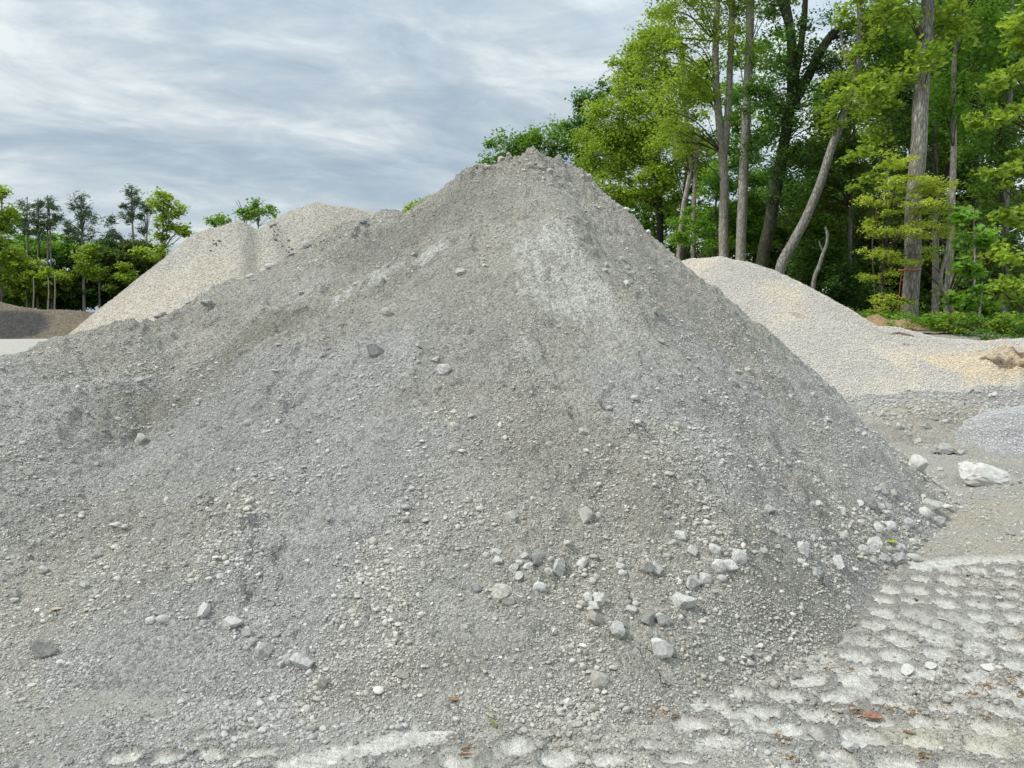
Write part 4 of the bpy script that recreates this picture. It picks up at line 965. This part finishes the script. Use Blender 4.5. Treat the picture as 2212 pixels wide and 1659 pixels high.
tree('lime_sapling', 'yellow-green sapling with flat layered sprays in front of the ribboned trunk', 'sapling', [([(1904, 706), (1906, 620), (1912, 540), (1925, 450), (1940, 370)], 6, 2)], 21.0,
     [(1930, 345, 50, 16), (1955, 395, 75, 18), (1905, 430, 45, 14), (1960, 445, 85, 18), (1915, 495, 50, 15), (1985, 500, 85, 18), (1905, 545, 45, 14), (1960, 555, 60, 14), (1905, 600, 42, 18), (1920, 660, 50, 26), (2020, 400, 50, 20), (1880, 480, 25, 12)], 'yellow', seed=19, bark=M_TWIG, cr=.26, per=60, leaf=.08, flat=.34, up=.7, nbr=60, cover=2.2)
tree('maple_sapling', 'small maple sapling with pale lobed leaves left of the lime sapling', 'sapling', [([(1890, 640), (1885, 520), (1900, 420), (1915, 330)], 5, 2)], 22.5,
     [(1880, 330, 42, 26), (1905, 285, 40, 20), (1875, 395, 36, 22), (1845, 200, 60, 20), (1880, 215, 70, 26), (1900, 170, 60, 20)], 'lime', seed=20, bark=M_TWIG, cr=.4, per=50, leaf=.15, flat=.35, lobed=True, nbr=30)
tree('maple_tree', 'near maple reaching in from the right edge with broad yellow-green leaves', 'tree', [([(2262, 735), (2258, 500), (2250, 300), (2240, 150), (2235, -60)], 22, 12)], 18.0,
     [(2180, 165, 45, 26), (2150, 255, 50, 22), (2195, 240, 40, 20), (2175, 375, 55, 25), (2200, 350, 40, 22), (2195, 470, 40, 26), (2180, 545, 40, 22), (2200, 620, 40, 26), (2230, 60, 60, 60)], 'lime', seed=21, cr=.26, per=34, leaf=.15, flat=.6, lobed=True, nbr=50)
tree('big_leaf_sapling', 'slim sapling with large bright green leaves near the right edge', 'sapling', [([(2108, 712), (2104, 640), (2106, 560), (2102, 450)], 7, 3)], 20.0,
     [(2105, 465, 30, 20), (2110, 520, 28, 22), (2098, 570, 26, 22), (2092, 640, 26, 16), (2130, 660, 30, 24)], 'fresh', seed=22, bark=M_BARKP, cr=.28, per=36, leaf=.19, lobed=True, nbr=20)
tree('young_tree', 'bare thin pale sapling stem standing right of the big-leaved one', 'sapling', [([(2114, 714), (2118, 660), (2122, 610)], 5, 3)], 19.8, [], 'lime', seed=23, bark=M_BARKP)
# ---- trees farther in
G2 = 'trees filling the wood behind the edge'
tree('broadleaf_tree', 'round-crowned green tree showing just behind the crest of the grey heap', 'tree', [([(1165, 560), (1165, 430), (1168, 350)], 16, 8)], 46.0,
     [(1085, 335, 45, 34), (1130, 318, 42, 34), (1165, 300, 45, 30), (1210, 305, 36, 36), (1190, 370, 70, 50), (1075, 365, 35, 25)], 'mid', G2, seed=31, cr=.75, per=150, leaf=.20, nbr=40)
tree('broadleaf_tree', 'rounded yellow-green tree with a dark trunk right of the heap crest', 'tree', [([(1425, 600), (1424, 450), (1421, 370), (1420, 290), (1432, 220)], 17, 9)], 39.0,
     [(1310, 250, 45, 40), (1300, 320, 65, 60), (1375, 250, 75, 70), (1290, 410, 70, 55), (1420, 330, 70, 60), (1380, 400, 90, 60), (1340, 200, 40, 30)], 'lime', G2, seed=32, bark=M_BARKD, cr=.7, per=140, leaf=.17, nbr=70)
tree('broadleaf_tree', 'bluish-green leafy tree rising left of the yellow-green one', 'tree', [([(1265, 560), (1262, 400), (1262, 280)], 12, 6)], 47.0,
     [(1268, 235, 30, 30), (1262, 290, 38, 40), (1275, 350, 45, 40), (1310, 205, 30, 24)], 'blue', G2, seed=33, cr=.65, per=110, leaf=.2, nbr=30)
tree('broadleaf_tree', 'tall pale-green tree behind the forked tree, crown reaching the top left', 'tree', [([(1475, 600), (1480, 440), (1488, 330), (1480, 200), (1470, 80)], 16, 9)], 40.0,
     [(1350, 140, 34, 30), (1385, 180, 50, 40), (1430, 60, 50, 50), (1400, 130, 50, 40), (1480, 380, 70, 50), (1460, 460, 70, 40), (1370, 105, 30, 26)], 'lime', G2, seed=34, cr=.65, per=110, leaf=.17, nbr=60)
tree('broadleaf_tree', 'fresh green understory tree filling between the two pale trunks', 'tree', [([(1540, 590), (1542, 500), (1548, 420)], 8, 4)], 33.5,
     [(1530, 420, 55, 45), (1580, 460, 60, 50), (1535, 510, 60, 40), (1625, 420, 40, 60), (1630, 510, 40, 40), (1590, 370, 60, 40), (1490, 500, 45, 40)], 'fresh', G2, seed=35, cr=.55, per=110, leaf=.14, nbr=50, flat=.4)
tree('broadleaf_tree', 'grey trunk pair leaning together left of the forked tree, half hidden in leaves', 'tree', [([(1468, 545), (1476, 450), (1490, 380), (1500, 300)], 13, 9)], 36.0,
     [(1500, 330, 40, 30), (1470, 300, 45, 30)], 'lime', G2, seed=36, bark=M_BARKP, cr=.5, per=90, leaf=.14, nbr=20, limbs=[([(1498, 560), (1499, 450), (1502, 360), (1508, 280)], 11, 8)])
tree('broadleaf_tree', 'dense olive-green tree filling the gap behind the leaning tree', 'tree', [([(1835, 610), (1838, 450), (1842, 340), (1845, 260)], 10, 5)], 31.0,
     [(1840, 290, 70, 50), (1800, 350, 60, 50), (1870, 360, 60, 60), (1830, 430, 60, 40), (1730, 440, 50, 60), (1760, 340, 50, 40), (1720, 540, 40, 40)], 'olive', G2, seed=37, cr=.55, per=110, leaf=.12, nbr=60, flat=.35)
tree('broadleaf_tree', 'dark green tree behind the ribboned trunk', 'tree', [([(2020, 650), (2022, 450), (2018, 250), (2015, 60)], 16, 8)], 29.0,
     [(1930, 110, 60, 60), (2030, 130, 70, 70), (1950, 240, 60, 60), (2040, 330, 70, 70), (1960, 330, 50, 50), (2090, 220, 60, 60), (2020, 20, 90, 60), (1910, 160, 50, 40)], 'mid', G2, seed=38, cr=.6, per=100, leaf=.13, nbr=60)
tree('broadleaf_tree', 'dark leafy tree along the right edge behind the near maple', 'tree', [([(2170, 660), (2172, 450), (2180, 200), (2190, 0)], 20, 10)], 25.5,
     [(2150, 90, 70, 60), (2190, 180, 60, 60), (2130, 300, 60, 60), (2190, 330, 60, 70), (2150, 420, 70, 60), (2110, 520, 50, 50), (2180, 560, 60, 70), (2150, 640, 60, 40), (2190, 20, 80, 60), (2080, 620, 40, 40)], 'mid', G2, seed=39, cr=.5, per=90, leaf=.13, nbr=60)
tree('broadleaf_tree', 'tall dark tree at the top right corner', 'tree', [([(2110, 660), (2106, 400), (2112, 150), (2118, 20), (2120, -120)], 20, 14)], 30.0,
     [(2140, -20, 90, 60), (2190, -60, 90, 70), (2110, 80, 60, 50)], 'dark', G2, seed=40, bark=M_BARKD, cr=.6, per=90, leaf=.13, nbr=40)

# the shady wood behind reads as one mass
def woodland(name, specs, seed, mat=M_LEAF):
    r = np.random.default_rng(seed); mb = MB()
    for (blobs, depth, pal, cr, per, leaf, cover) in specs:
        P = clump_centres(blobs, depth, cr, r, cover * 1.3, -.6)
        V, F, C = crown_mesh(P, cr, per, leaf, pal, r, .6, .6); mb.add(V, F, C)
    o = mb.build(name, mat); tag(o, kind='stuff'); return o
woodland('woodland', [
    ([(1660, 120, 60, 60), (1600, 180, 50, 60), (1680, 260, 60, 50), (1790, 200, 60, 40), (1600, 290, 60, 50)], 40, 'fresh', .75, 130, .18, 1.1),
    ([(1480, 200, 70, 70), (1400, 280, 80, 70), (1340, 330, 70, 60)], 44, 'lime', .8, 140, .2, 1.3),
    ([(1690, 470, 130, 70), (1600, 500, 110, 60), (1830, 480, 120, 80), (1780, 590, 110, 40)], 36, 'mid', .8, 150, .19, 2.0),
    ([(1920, 520, 110, 90), (2040, 520, 110, 90), (2160, 600, 110, 70), (2200, 400, 80, 100), (1900, 660, 110, 40), (2050, 680, 140, 40)], 33, 'olive', .8, 150, .18, 2.0),
    ([(2010, 200, 120, 110), (2130, 200, 110, 120), (1940, 120, 70, 80), (2200, 40, 90, 80)], 34, 'dark', .8, 130, .18, 1.6),
    ([(1330, 480, 110, 70), (1430, 490, 90, 60), (1240, 430, 60, 50)], 43, 'fresh', .9, 150, .22, 1.6),
    ([(1560, 330, 90, 60), (1500, 570, 90, 50), (1600, 560, 90, 50)], 41, 'mid', .9, 150, .2, 1.6),
    ([(1740, 380, 120, 70), (1860, 420, 120, 90), (1700, 520, 130, 60), (1830, 560, 130, 70), (1930, 600, 120, 70)], 38, 'dark', .8, 150, .2, 2.0),
    ([(2040, 420, 120, 90), (2160, 480, 110, 90), (2060, 600, 120, 60), (2180, 620, 90, 60)], 36, 'dark', .8, 150, .19, 2.0),
    ([(1960, 60, 80, 80), (2080, 100, 120, 90), (2190, 140, 100, 100), (1950, 200, 90, 80), (2100, 260, 110, 90)], 37, 'mid', .8, 130, .19, 1.5),
    ([(1650, 620, 300, 60), (2000, 650, 300, 40)], 52, 'dark', 1.2, 150, .35, 2.0),
    ([(1850, 300, 120, 70), (1980, 330, 90, 80)], 45, 'olive', .9, 140, .22, 1.3),
    ([(1770, 560, 60, 50), (1800, 600, 70, 40), (1850, 640, 60, 40)], 30, 'dark', .5, 110, .13, 1.8)], 71)
# ferns, brambles and low growth at the wood's foot
r = np.random.default_rng(81)
mb = MB()
for (x0, x1, y0, y1, n, cr_, pal, leaf_) in [(9.6, 14, 19.2, 21.5, 120, .22, 'fresh', .08), (10.9, 14.5, 17.9, 19.2, 70, .2, 'mid', .08), (10.5, 14, 18.9, 20, 60, .2, 'lime', .09), (4, 14, 22, 30, 260, .35, 'olive', .12), (6.5, 9, 19.6, 22, 50, .25, 'mid', .09)]:
    x = r.uniform(x0, x1, n); y = r.uniform(y0, y1, n); P = np.stack([x, y, h_ground0(x, y) + r.uniform(.05, .4, n)], -1)
    V, F, C = crown_mesh(P, cr_, 45, leaf_, pal, r, .5, .65); mb.add(V, F, C)
tag(mb.build('undergrowth', M_LEAF), kind='stuff')

# ---- left: pines beyond the dark heap
GP = 'pines of the far left wood'
def pine(label, x, top, foot, w, blobs, seed, lean=0, pal='pine', limbs=()):
    return tree('pine_tree', label, 'pine', [([(x + lean, foot), (x + lean * .6, (foot * 2 + top) / 3), (x + lean * .2, (foot + top * 2) / 3), (x, top + 6)], w * 1.15, 2)], 75.0, blobs, pal, GP, cr=.5, per=34, leaf=.28, seed=seed, bark=M_BARKP if 'pale' in label else M_BARK, flat=.85, needles=True, nbr=40, twig_r=.04, cover=1.05, holes=.2, limbs=limbs)
pine('thin pine with a sparse narrow crown, nearest the bright tree at the left edge', 59, 419, 665, 5, [(57, 440, 13, 18), (52, 470, 14, 18), (62, 500, 16, 16)], 101)
pine('thin pine standing between the sparse narrow pine and the broad twin pine', 82, 421, 668, 5, [(82, 440, 13, 18), (78, 470, 15, 18), (86, 500, 14, 16)], 102)
pine('broad-topped twin-stemmed pine in the middle of the left pine group', 103, 415, 668, 5, [(102, 432, 18, 16), (108, 460, 24, 20), (115, 490, 20, 18), (98, 480, 18, 20)], 103, limbs=[([(112, 668), (110, 560), (107, 470), (106, 440)], 4, 2)])
pine('full pine with a pale bare lower trunk, standing alone near the middle', 176, 418, 672, 7, [(174, 432, 16, 14), (170, 455, 26, 18), (182, 470, 28, 18), (168, 490, 32, 18), (185, 510, 26, 16), (150, 510, 20, 12)], 104, lean=6)
pine('tall pine with long ragged limbs to the left, beside the cream heap', 284, 402, 640, 7, [(284, 414, 20, 12), (292, 430, 20, 14), (262, 450, 24, 12), (248, 478, 24, 12), (275, 470, 22, 14), (255, 505, 34, 12), (240, 520, 26, 12), (300, 440, 14, 12)], 105, lean=9)
pine('small wispy pine between the ragged pine and the bright broadleaf', 318, 436, 640, 4, [(318, 446, 14, 9), (308, 470, 12, 8), (312, 495, 12, 7), (322, 460, 10, 8)], 106, lean=-2)
pine('short dark pine peeping over the thicket left of the ragged pine', 215, 520, 668, 4, [(215, 535, 14, 12), (215, 560, 22, 16)], 107)
tree('broadleaf_tree', 'bright green tree cut off by the left edge of the picture', 'tree', [([(2, 665), (3, 560), (4, 460), (4, 410)], 6, 2)], 70.0, [(0, 425, 16, 22), (10, 460, 24, 24), (5, 510, 34, 30), (12, 560, 34, 26), (0, 600, 30, 26)], 'lime', 'broadleaf trees of the far left wood', seed=111, cr=.8, per=110, leaf=.32, nbr=40)
tree('broadleaf_tree', 'airy bright green tree standing right against the cream heap slope', 'tree', [([(352, 640), (352, 540), (352, 470), (354, 415)], 5, 2)], 66.0, [(358, 418, 20, 14), (350, 445, 26, 20), (372, 450, 24, 20), (352, 485, 26, 18), (378, 500, 22, 12), (340, 515, 20, 14), (395, 500, 12, 9), (350, 540, 20, 14)], 'lime', 'broadleaf trees of the far left wood', seed=112, bark=M_TWIG, cr=.62, per=44, leaf=.3, nbr=70, holes=.15, limbs=[([(352, 545), (362, 490), (372, 440)], 3, 1)])
woodland('thicket', [
    ([(20, 570, 40, 40), (60, 600, 50, 40), (110, 610, 40, 30)], 74, 'lime', .6, 70, .3, 1.8),
    ([(60, 540, 60, 24), (130, 545, 60, 22), (40, 640, 70, 24), (110, 650, 60, 16)], 78, 'fresh', .6, 70, .3, 1.7),
    ([(150, 590, 50, 50), (210, 560, 40, 30), (215, 610, 60, 50), (160, 640, 60, 26)], 77, 'dark', .6, 70, .3, 2.0),
    ([(260, 560, 40, 36), (265, 610, 40, 40), (300, 560, 50, 40), (330, 575, 40, 34)], 76, 'olive', .6, 70, .3, 2.0),
    ([(185, 545, 20, 24), (195, 580, 22, 28), (270, 590, 20, 18), (320, 545, 24, 16)], 72, 'lime', .7, 90, .3, 1.3),
    ([(30, 490, 30, 30), (75, 520, 40, 24), (140, 530, 40, 24), (230, 540, 40, 24)], 80, 'mid', .6, 70, .28, 1.1),
    ([(150, 630, 220, 40)], 84, 'dark', 1.2, 120, .5, 2.0)], 113)
# thin trunks in the thicket
for x_, t_, lab in [(118, 590, 'thin grey trunk standing free at the front of the left thicket'), (104, 600, 'thin brown trunk just left of the free grey one in the thicket'), (72, 600, 'slim stem under the lime foliage of the left thicket')]:
    tree('young_tree', lab, 'tree', [([(x_, 672), (x_ + 1, 630), (x_, t_)], 3.2, 2)], 68.0, [], 'lime', seed=int(x_), bark=M_BARKP)
# ---- tree tops peeping over the cream heap and beside the shoulder
GT = 'tree tops peeping over the heaps'
tree('broadleaf_tree', 'low tuft of leaves peeping over the left hump of the cream heap', 'tree', [([(475, 560), (474, 500), (472, 475)], 3, 1)], 44.0, [(468, 474, 16, 10), (488, 480, 16, 8), (455, 478, 8, 8)], 'mid', GT, seed=121, bark=M_TWIG, cr=.4, per=34, leaf=.2, nbr=20, holes=.1)
tree('broadleaf_tree', 'spindly tree top with dark leaves and bare twigs above the cream heap', 'tree', [([(530, 580), (530, 500), (526, 470), (520, 445), (514, 432)], 4, 1)], 44.0, [(535, 462, 22, 10), (528, 452, 12, 8), (570, 455, 20, 12), (582, 465, 16, 9), (556, 444, 14, 7), (545, 470, 20, 8)], 'mid', GT, seed=122, bark=M_TWIG, cr=.36, per=32, leaf=.19, nbr=40, holes=.1, limbs=[([(555, 560), (558, 490), (562, 450)], 3, 1), ([(528, 470), (518, 450), (508, 434)], 1.6, .6)])
tree('broadleaf_tree', 'few lime leaves showing over the dark shoulder of the grey heap', 'tree', [([(905, 560), (905, 480), (905, 445)], 3, 1)], 45.0, [(888, 448, 12, 7), (910, 440, 18, 8), (930, 434, 12, 6), (878, 462, 8, 6)], 'lime', GT, seed=123, bark=M_TWIG, cr=.36, per=30, leaf=.2, nbr=20)
print('trees', round(time.time() - T0, 1))

# ================================================================== small things
def ribbon():
    D = 22.0; a = at(1965.5, 583, D); R = .5 * 41 * D * S22 / FOC + .015
    th = np.linspace(0, 2 * np.pi, 49); mb = MB()
    V = []
    for hz in (-.018, .018):
        for t in th[:-1]: V.append((a[0] + R * math.cos(t), a[1] + R * math.sin(t), a[2] + hz + .012 * math.sin(t * 5)))
    for hz in (-.018, .018):
        for t in th[:-1]: V.append((a[0] + (R - .006) * math.cos(t), a[1] + (R - .006) * math.sin(t), a[2] + hz + .012 * math.sin(t * 5)))
    n = 48; F = []
    for i in range(n):
        j = (i + 1) % n; F += [(i, j, n + j, n + i), (2 * n + j, 2 * n + i, 3 * n + i, 3 * n + j), (n + i, n + j, 3 * n + j, 3 * n + i), (j, i, 2 * n + i, 2 * n + j)]
    mb.add(np.array(V), np.array(F))
    s0 = a + np.array([-R * .92, -R * .35, 0]); L = [s0, s0 + [-.05, -.02, -.35], s0 + [-.06, 0, -.8], s0 + [-.09, .02, -1.25]]
    L = np.array(L); w = np.array([.009, 0, 0]); off = np.array([0, .004, 0])
    VV = np.concatenate([np.stack([p - w, p + w, p + w + off, p - w + off]) for p in L]); FF = []
    for i in range(3):
        for k in range(4): FF.append((i * 4 + k, i * 4 + (k + 1) % 4, i * 4 + 4 + (k + 1) % 4, i * 4 + 4 + k))
    mb.add(VV, np.array(FF))
    o = mb.build('flagging_ribbon', flat_mat('orange_plastic', (.85, .22, .09), .5), None, tuple(a)); tag(o, 'thin orange flagging ribbon tied round the thickest trunk, its end hanging down', 'ribbon')
ribbon()

def leaf_obj(X, Y, length, width, rot, colr, label, curl=.25, name='fallen_leaf', lobed=False, tilt=0.0):
    p = hit(X, Y, SURF); sc = p[1] * S22 / FOC; L, W = length * sc, width * sc
    n = 15; V = []; F = []
    for i in range(n):
        t = i / (n - 1); w = W / 2 * math.sin(math.pi * min(1, t * .96 + .03)) ** .8 * (1 + (.35 * math.sin(t * 17) if lobed else .04 * math.sin(t * 9)))
        for k, s in enumerate((-1, -.5, 0, .5, 1)):
            V.append(((t - .5) * L, s * w, abs(s) ** 1.5 * w * .8 * curl + curl * L * .35 * (t - .5) ** 2 * (1 + .5 * math.sin(t * 6)) + .003))
    for i in range(n - 1):
        for k in range(4): F.append((i * 5 + k, i * 5 + k + 1, i * 5 + 6 + k, i * 5 + 5 + k))
    V = np.array(V); V2 = V + [0, 0, -.0012]; F = np.array(F)
    rim = [i * 5 for i in range(n)] + [(n - 1) * 5 + k for k in range(1, 5)] + [i * 5 + 4 for i in range(n - 2, -1, -1)] + [3, 2, 1]
    m = len(V); RF = [(rim[i], rim[(i + 1) % len(rim)], rim[(i + 1) % len(rim)] + m, rim[i] + m) for i in range(len(rim))]
    o = mesh_obj(name, np.concatenate([V, V2]), [np.concatenate([F, F[:, ::-1] + m, np.array(RF)])], flat_mat(name + '_' + label[:9], colr, .6), None, (0, 0, 0))
    o.location = (p[0], p[1], p[2] + .006); o.rotation_euler = (.12 + tilt, 0, rot); tag(o, label, 'leaf')
leaf_obj(1886, 1557, 46, 26, .0, (.36, .19, .13), 'curled reddish-brown dead leaf on the tyre tracks at lower right', 1.1, lobed=True)
leaf_obj(1058, 1550, 30, 9, 2.2, (.46, .44, .22), 'pale upper blade of the two narrow green leaves at bottom middle', .4)
leaf_obj(1067, 1570, 30, 10, 1.95, (.17, .22, .05), 'dark green lower blade of the two narrow leaves at bottom middle', .4)
leaf_obj(2058, 977, 20, 16, .3, (.20, .27, .03), 'small green leaf stuck against the blocky white stone', .5, tilt=.6)
leaf_obj(1922, 1173, 34, 18, .1, (.34, .42, .05), 'yellow-green fallen leaf beside the large white rubble stone', .4, lobed=True)
leaf_obj(1853, 1206, 24, 10, -.3, (.60, .55, .38), 'pale straw-coloured leaf left of the lowest rubble row', .4)
leaf_obj(122, 1319, 24, 12, .4, (.62, .45, .33), 'pale pinkish dry leaf on the far left slope', .4)
leaf_obj(1965, 1588, 28, 8, -.4, (.33, .18, .09), 'small rolled brown leaf below the curled reddish one', .9)
leaf_obj(1981, 1298, 16, 8, .1, (.25, .14, .08), 'tiny dark brown leaf scrap on the upper tyre tracks', .6)
leaf_obj(980, 1517, 26, 12, .2, (.34, .22, .12), 'crumpled brown leaf scrap just above the long pale strip', .9)
leaf_obj(1005, 1636, 34, 8, .1, (.22, .10, .05), 'dark brown leaf strip at the bottom edge near the middle', .6)
def twig(X0, Y0, X1, Y1, rad, colr, label):
    a, b = hit(X0, Y0, SURF), hit(X1, Y1, SURF); m = (a + b) / 2 + [0, .012, .008]
    V, F = tube([a + [0, 0, .006], m, b + [0, 0, .006]], [rad, rad * .9, rad * .4], 6)
    o = mesh_obj('twig', V, [F], flat_mat('twig_' + label[:8], colr, .9), None, tuple(a)); tag(o, label, 'twig')
twig(2024, 1337, 2062, 1349, .005, (.55, .53, .48), 'bleached twig lying on the upper tyre tracks')
twig(1745, 1590, 1762, 1603, .003, (.22, .14, .08), 'short brown twig near the bottom right of centre')
twig(770, 835, 778, 862, .004, (.12, .11, .10), 'dark twig stuck in the face of the grey heap left of centre')
twig(72, 1535, 112, 1532, .004, (.5, .49, .45), 'thin grey twig on the slope at the lower left')
twig(1700, 905, 1712, 920, .004, (.13, .12, .1), 'short dark twig on the right flank of the grey heap')
# pine straw caught in the tread prints
r = np.random.default_rng(91); mb = MB()
for X_, Y_, sx, n in [(1779, 1446, 8, 14), (1894, 1443, 10, 16), (1832, 1454, 8, 10), (1788, 1542, 12, 22), (1840, 1534, 12, 26), (1922, 1532, 16, 36), (1971, 1543, 10, 22), (2037, 1520, 12, 24), (2097, 1504, 10, 22), (2132, 1483, 14, 36), (2176, 1465, 16, 34), (2203, 1502, 10, 22), (1684, 1598, 9, 24), (1706, 1640, 11, 30), (1990, 1635, 10, 22), (2200, 1383, 9, 16), (1423, 1542, 14, 16), (1000, 1622, 8, 18), (1015, 1600, 6, 8), (1850, 1550, 8, 12), (1440, 1555, 12, 10), (2120, 1545, 12, 12), (2065, 1570, 14, 14)]:
    for _ in range(int(n * .6)):
        p = hit(X_ + r.normal() * sx, Y_ + r.normal() * sx * .45, SURF, 1.5, 20, 3000)
        if p is None: continue
        az = r.normal(.3, .7); L = r.uniform(.012, .045); d = np.array([math.cos(az), math.sin(az), r.normal(0, .12)]) * L
        V, F = tube([p + [0, 0, .003], p + d * .5 + [0, 0, .007], p + d + [0, 0, .004]], [.0016, .0016, .0009], 4)
        c = np.array([.26, .16, .07]) * r.lognormal(0, .3); mb.add(V, F, np.tile(c, (len(V), 1)))
tag(mb.build('pine_straw', M_PEB), kind='stuff')

# ================================================================== light, sky, camera
SUN_EL, SUN_AZ = math.radians(50), math.radians(-108)   # azimuth from +Y towards +X
sd_ = Vector((math.sin(SUN_AZ) * math.cos(SUN_EL), math.cos(SUN_AZ) * math.cos(SUN_EL), math.sin(SUN_EL)))
L = bpy.data.lights.new('sun', 'SUN'); L.energy = 3.2; L.angle = math.radians(10); L.color = (1, .97, .92)
so = bpy.data.objects.new('sun', L); link(so); so.rotation_euler = (-sd_).to_track_quat('-Z', 'Y').to_euler(); so.location = (0, 0, 30)

W = bpy.data.worlds.new('World'); SC.world = W; W.use_nodes = True
nt = W.node_tree; nt.nodes.clear()
class WT(NT):
    def __init__(s, t): s.t = t
w = WT(nt)
out = w.n('ShaderNodeOutputWorld'); bg = w.n('ShaderNodeBackground', ins={'Strength': .1})
sky = w.n('ShaderNodeTexSky', sky_type='NISHITA', sun_disc=False, sun_elevation=SUN_EL, sun_rotation=SUN_AZ, air_density=1.0, dust_density=2.0)
tc = w.n('ShaderNodeTexCoord').outputs['Generated']
sx = w.n('ShaderNodeSeparateXYZ'); w.put(sx.inputs[0], tc)
zz = w.math('ADD', w.math('MAXIMUM', sx.outputs[2], 0.0), .32)
u = w.math('DIVIDE', sx.outputs[0], zz); v = w.math('DIVIDE', sx.outputs[1], zz)
def plane(rot, su, sv, off=0.0):
    c, s_ = math.cos(rot), math.sin(rot)
    a = w.math('MULTIPLY', w.math('ADD', w.math('MULTIPLY', u, c), w.math('MULTIPLY', v, s_)), su)
    b = w.math('MULTIPLY', w.math('ADD', w.math('MULTIPLY', u, -s_), w.math('MULTIPLY', v, c)), sv)
    return w.n('ShaderNodeCombineXYZ', ins={0: a, 1: b, 2: off}).outputs[0]
def wnoise(vec, scale, detail, rough, dist=0.0):
    nd = w.n('ShaderNodeTexNoise', ins={'Scale': scale, 'Detail': detail, 'Roughness': rough, 'Distortion': dist}); w.put(nd.inputs['Vector'], vec); return nd.outputs[0]
n1 = wnoise(plane(.42, 1.15, 2.0, 3.0), 1.4, 7, .58, .7)
n2 = wnoise(plane(.3, 2.3, 4.2, 7.0), 2.1, 6, .6, .6)
n3 = wnoise(plane(.2, .28, .5, 12.0), 1.0, 2, .5)
f = w.math('ADD', w.math('ADD', w.math('MULTIPLY', n1, .55), w.math('MULTIPLY', n2, .22)), w.math('MULTIPLY', n3, .35))
cl = w.ramp(f, [(.43, (3.7, 4.6, 5.7)), (.51, (4.6, 5.6, 6.5)), (.58, (6.0, 6.9, 7.5)), (.67, (9.0, 9.6, 9.6))])
zen = w.mr(sx.outputs[2], .25, .95, 1.0, 1.7)   # an overcast sky is brighter overhead
rightb = w.mr(sx.outputs[0], .05, .65, 1.0, 1.45)
cl = w.mixc(1.0, cl, w.n('ShaderNodeCombineColor', ins={0: w.math('MULTIPLY', zen, rightb), 1: w.math('MULTIPLY', zen, rightb), 2: w.math('MULTIPLY', zen, rightb)}).outputs[0], 'MULTIPLY')
mixed = w.mixc(.86, sky.outputs[0], cl)
w.put(bg.inputs[0], mixed); nt.links.new(bg.outputs[0], out.inputs[0])

cam = bpy.data.cameras.new('camera'); co = bpy.data.objects.new('camera', cam); link(co)
cam.sensor_fit = 'HORIZONTAL'; cam.sensor_width = 36; cam.lens = FOC / 1024 * 36; cam.clip_start = .1; cam.clip_end = 5000
co.location = CAM; co.rotation_euler = (math.radians(90) - PITCH, 0, 0)
SC.camera = co
SC.view_settings.view_transform = 'Standard'; SC.view_settings.look = 'None'; SC.view_settings.exposure = 0; SC.view_settings.gamma = 1
SC.render.film_transparent = False
try:
    SC.cycles.max_bounces = 8; SC.cycles.diffuse_bounces = 4; SC.cycles.transmission_bounces = 4; SC.cycles.use_denoising = True
except Exception: pass
print('done', round(time.time() - T0, 1))
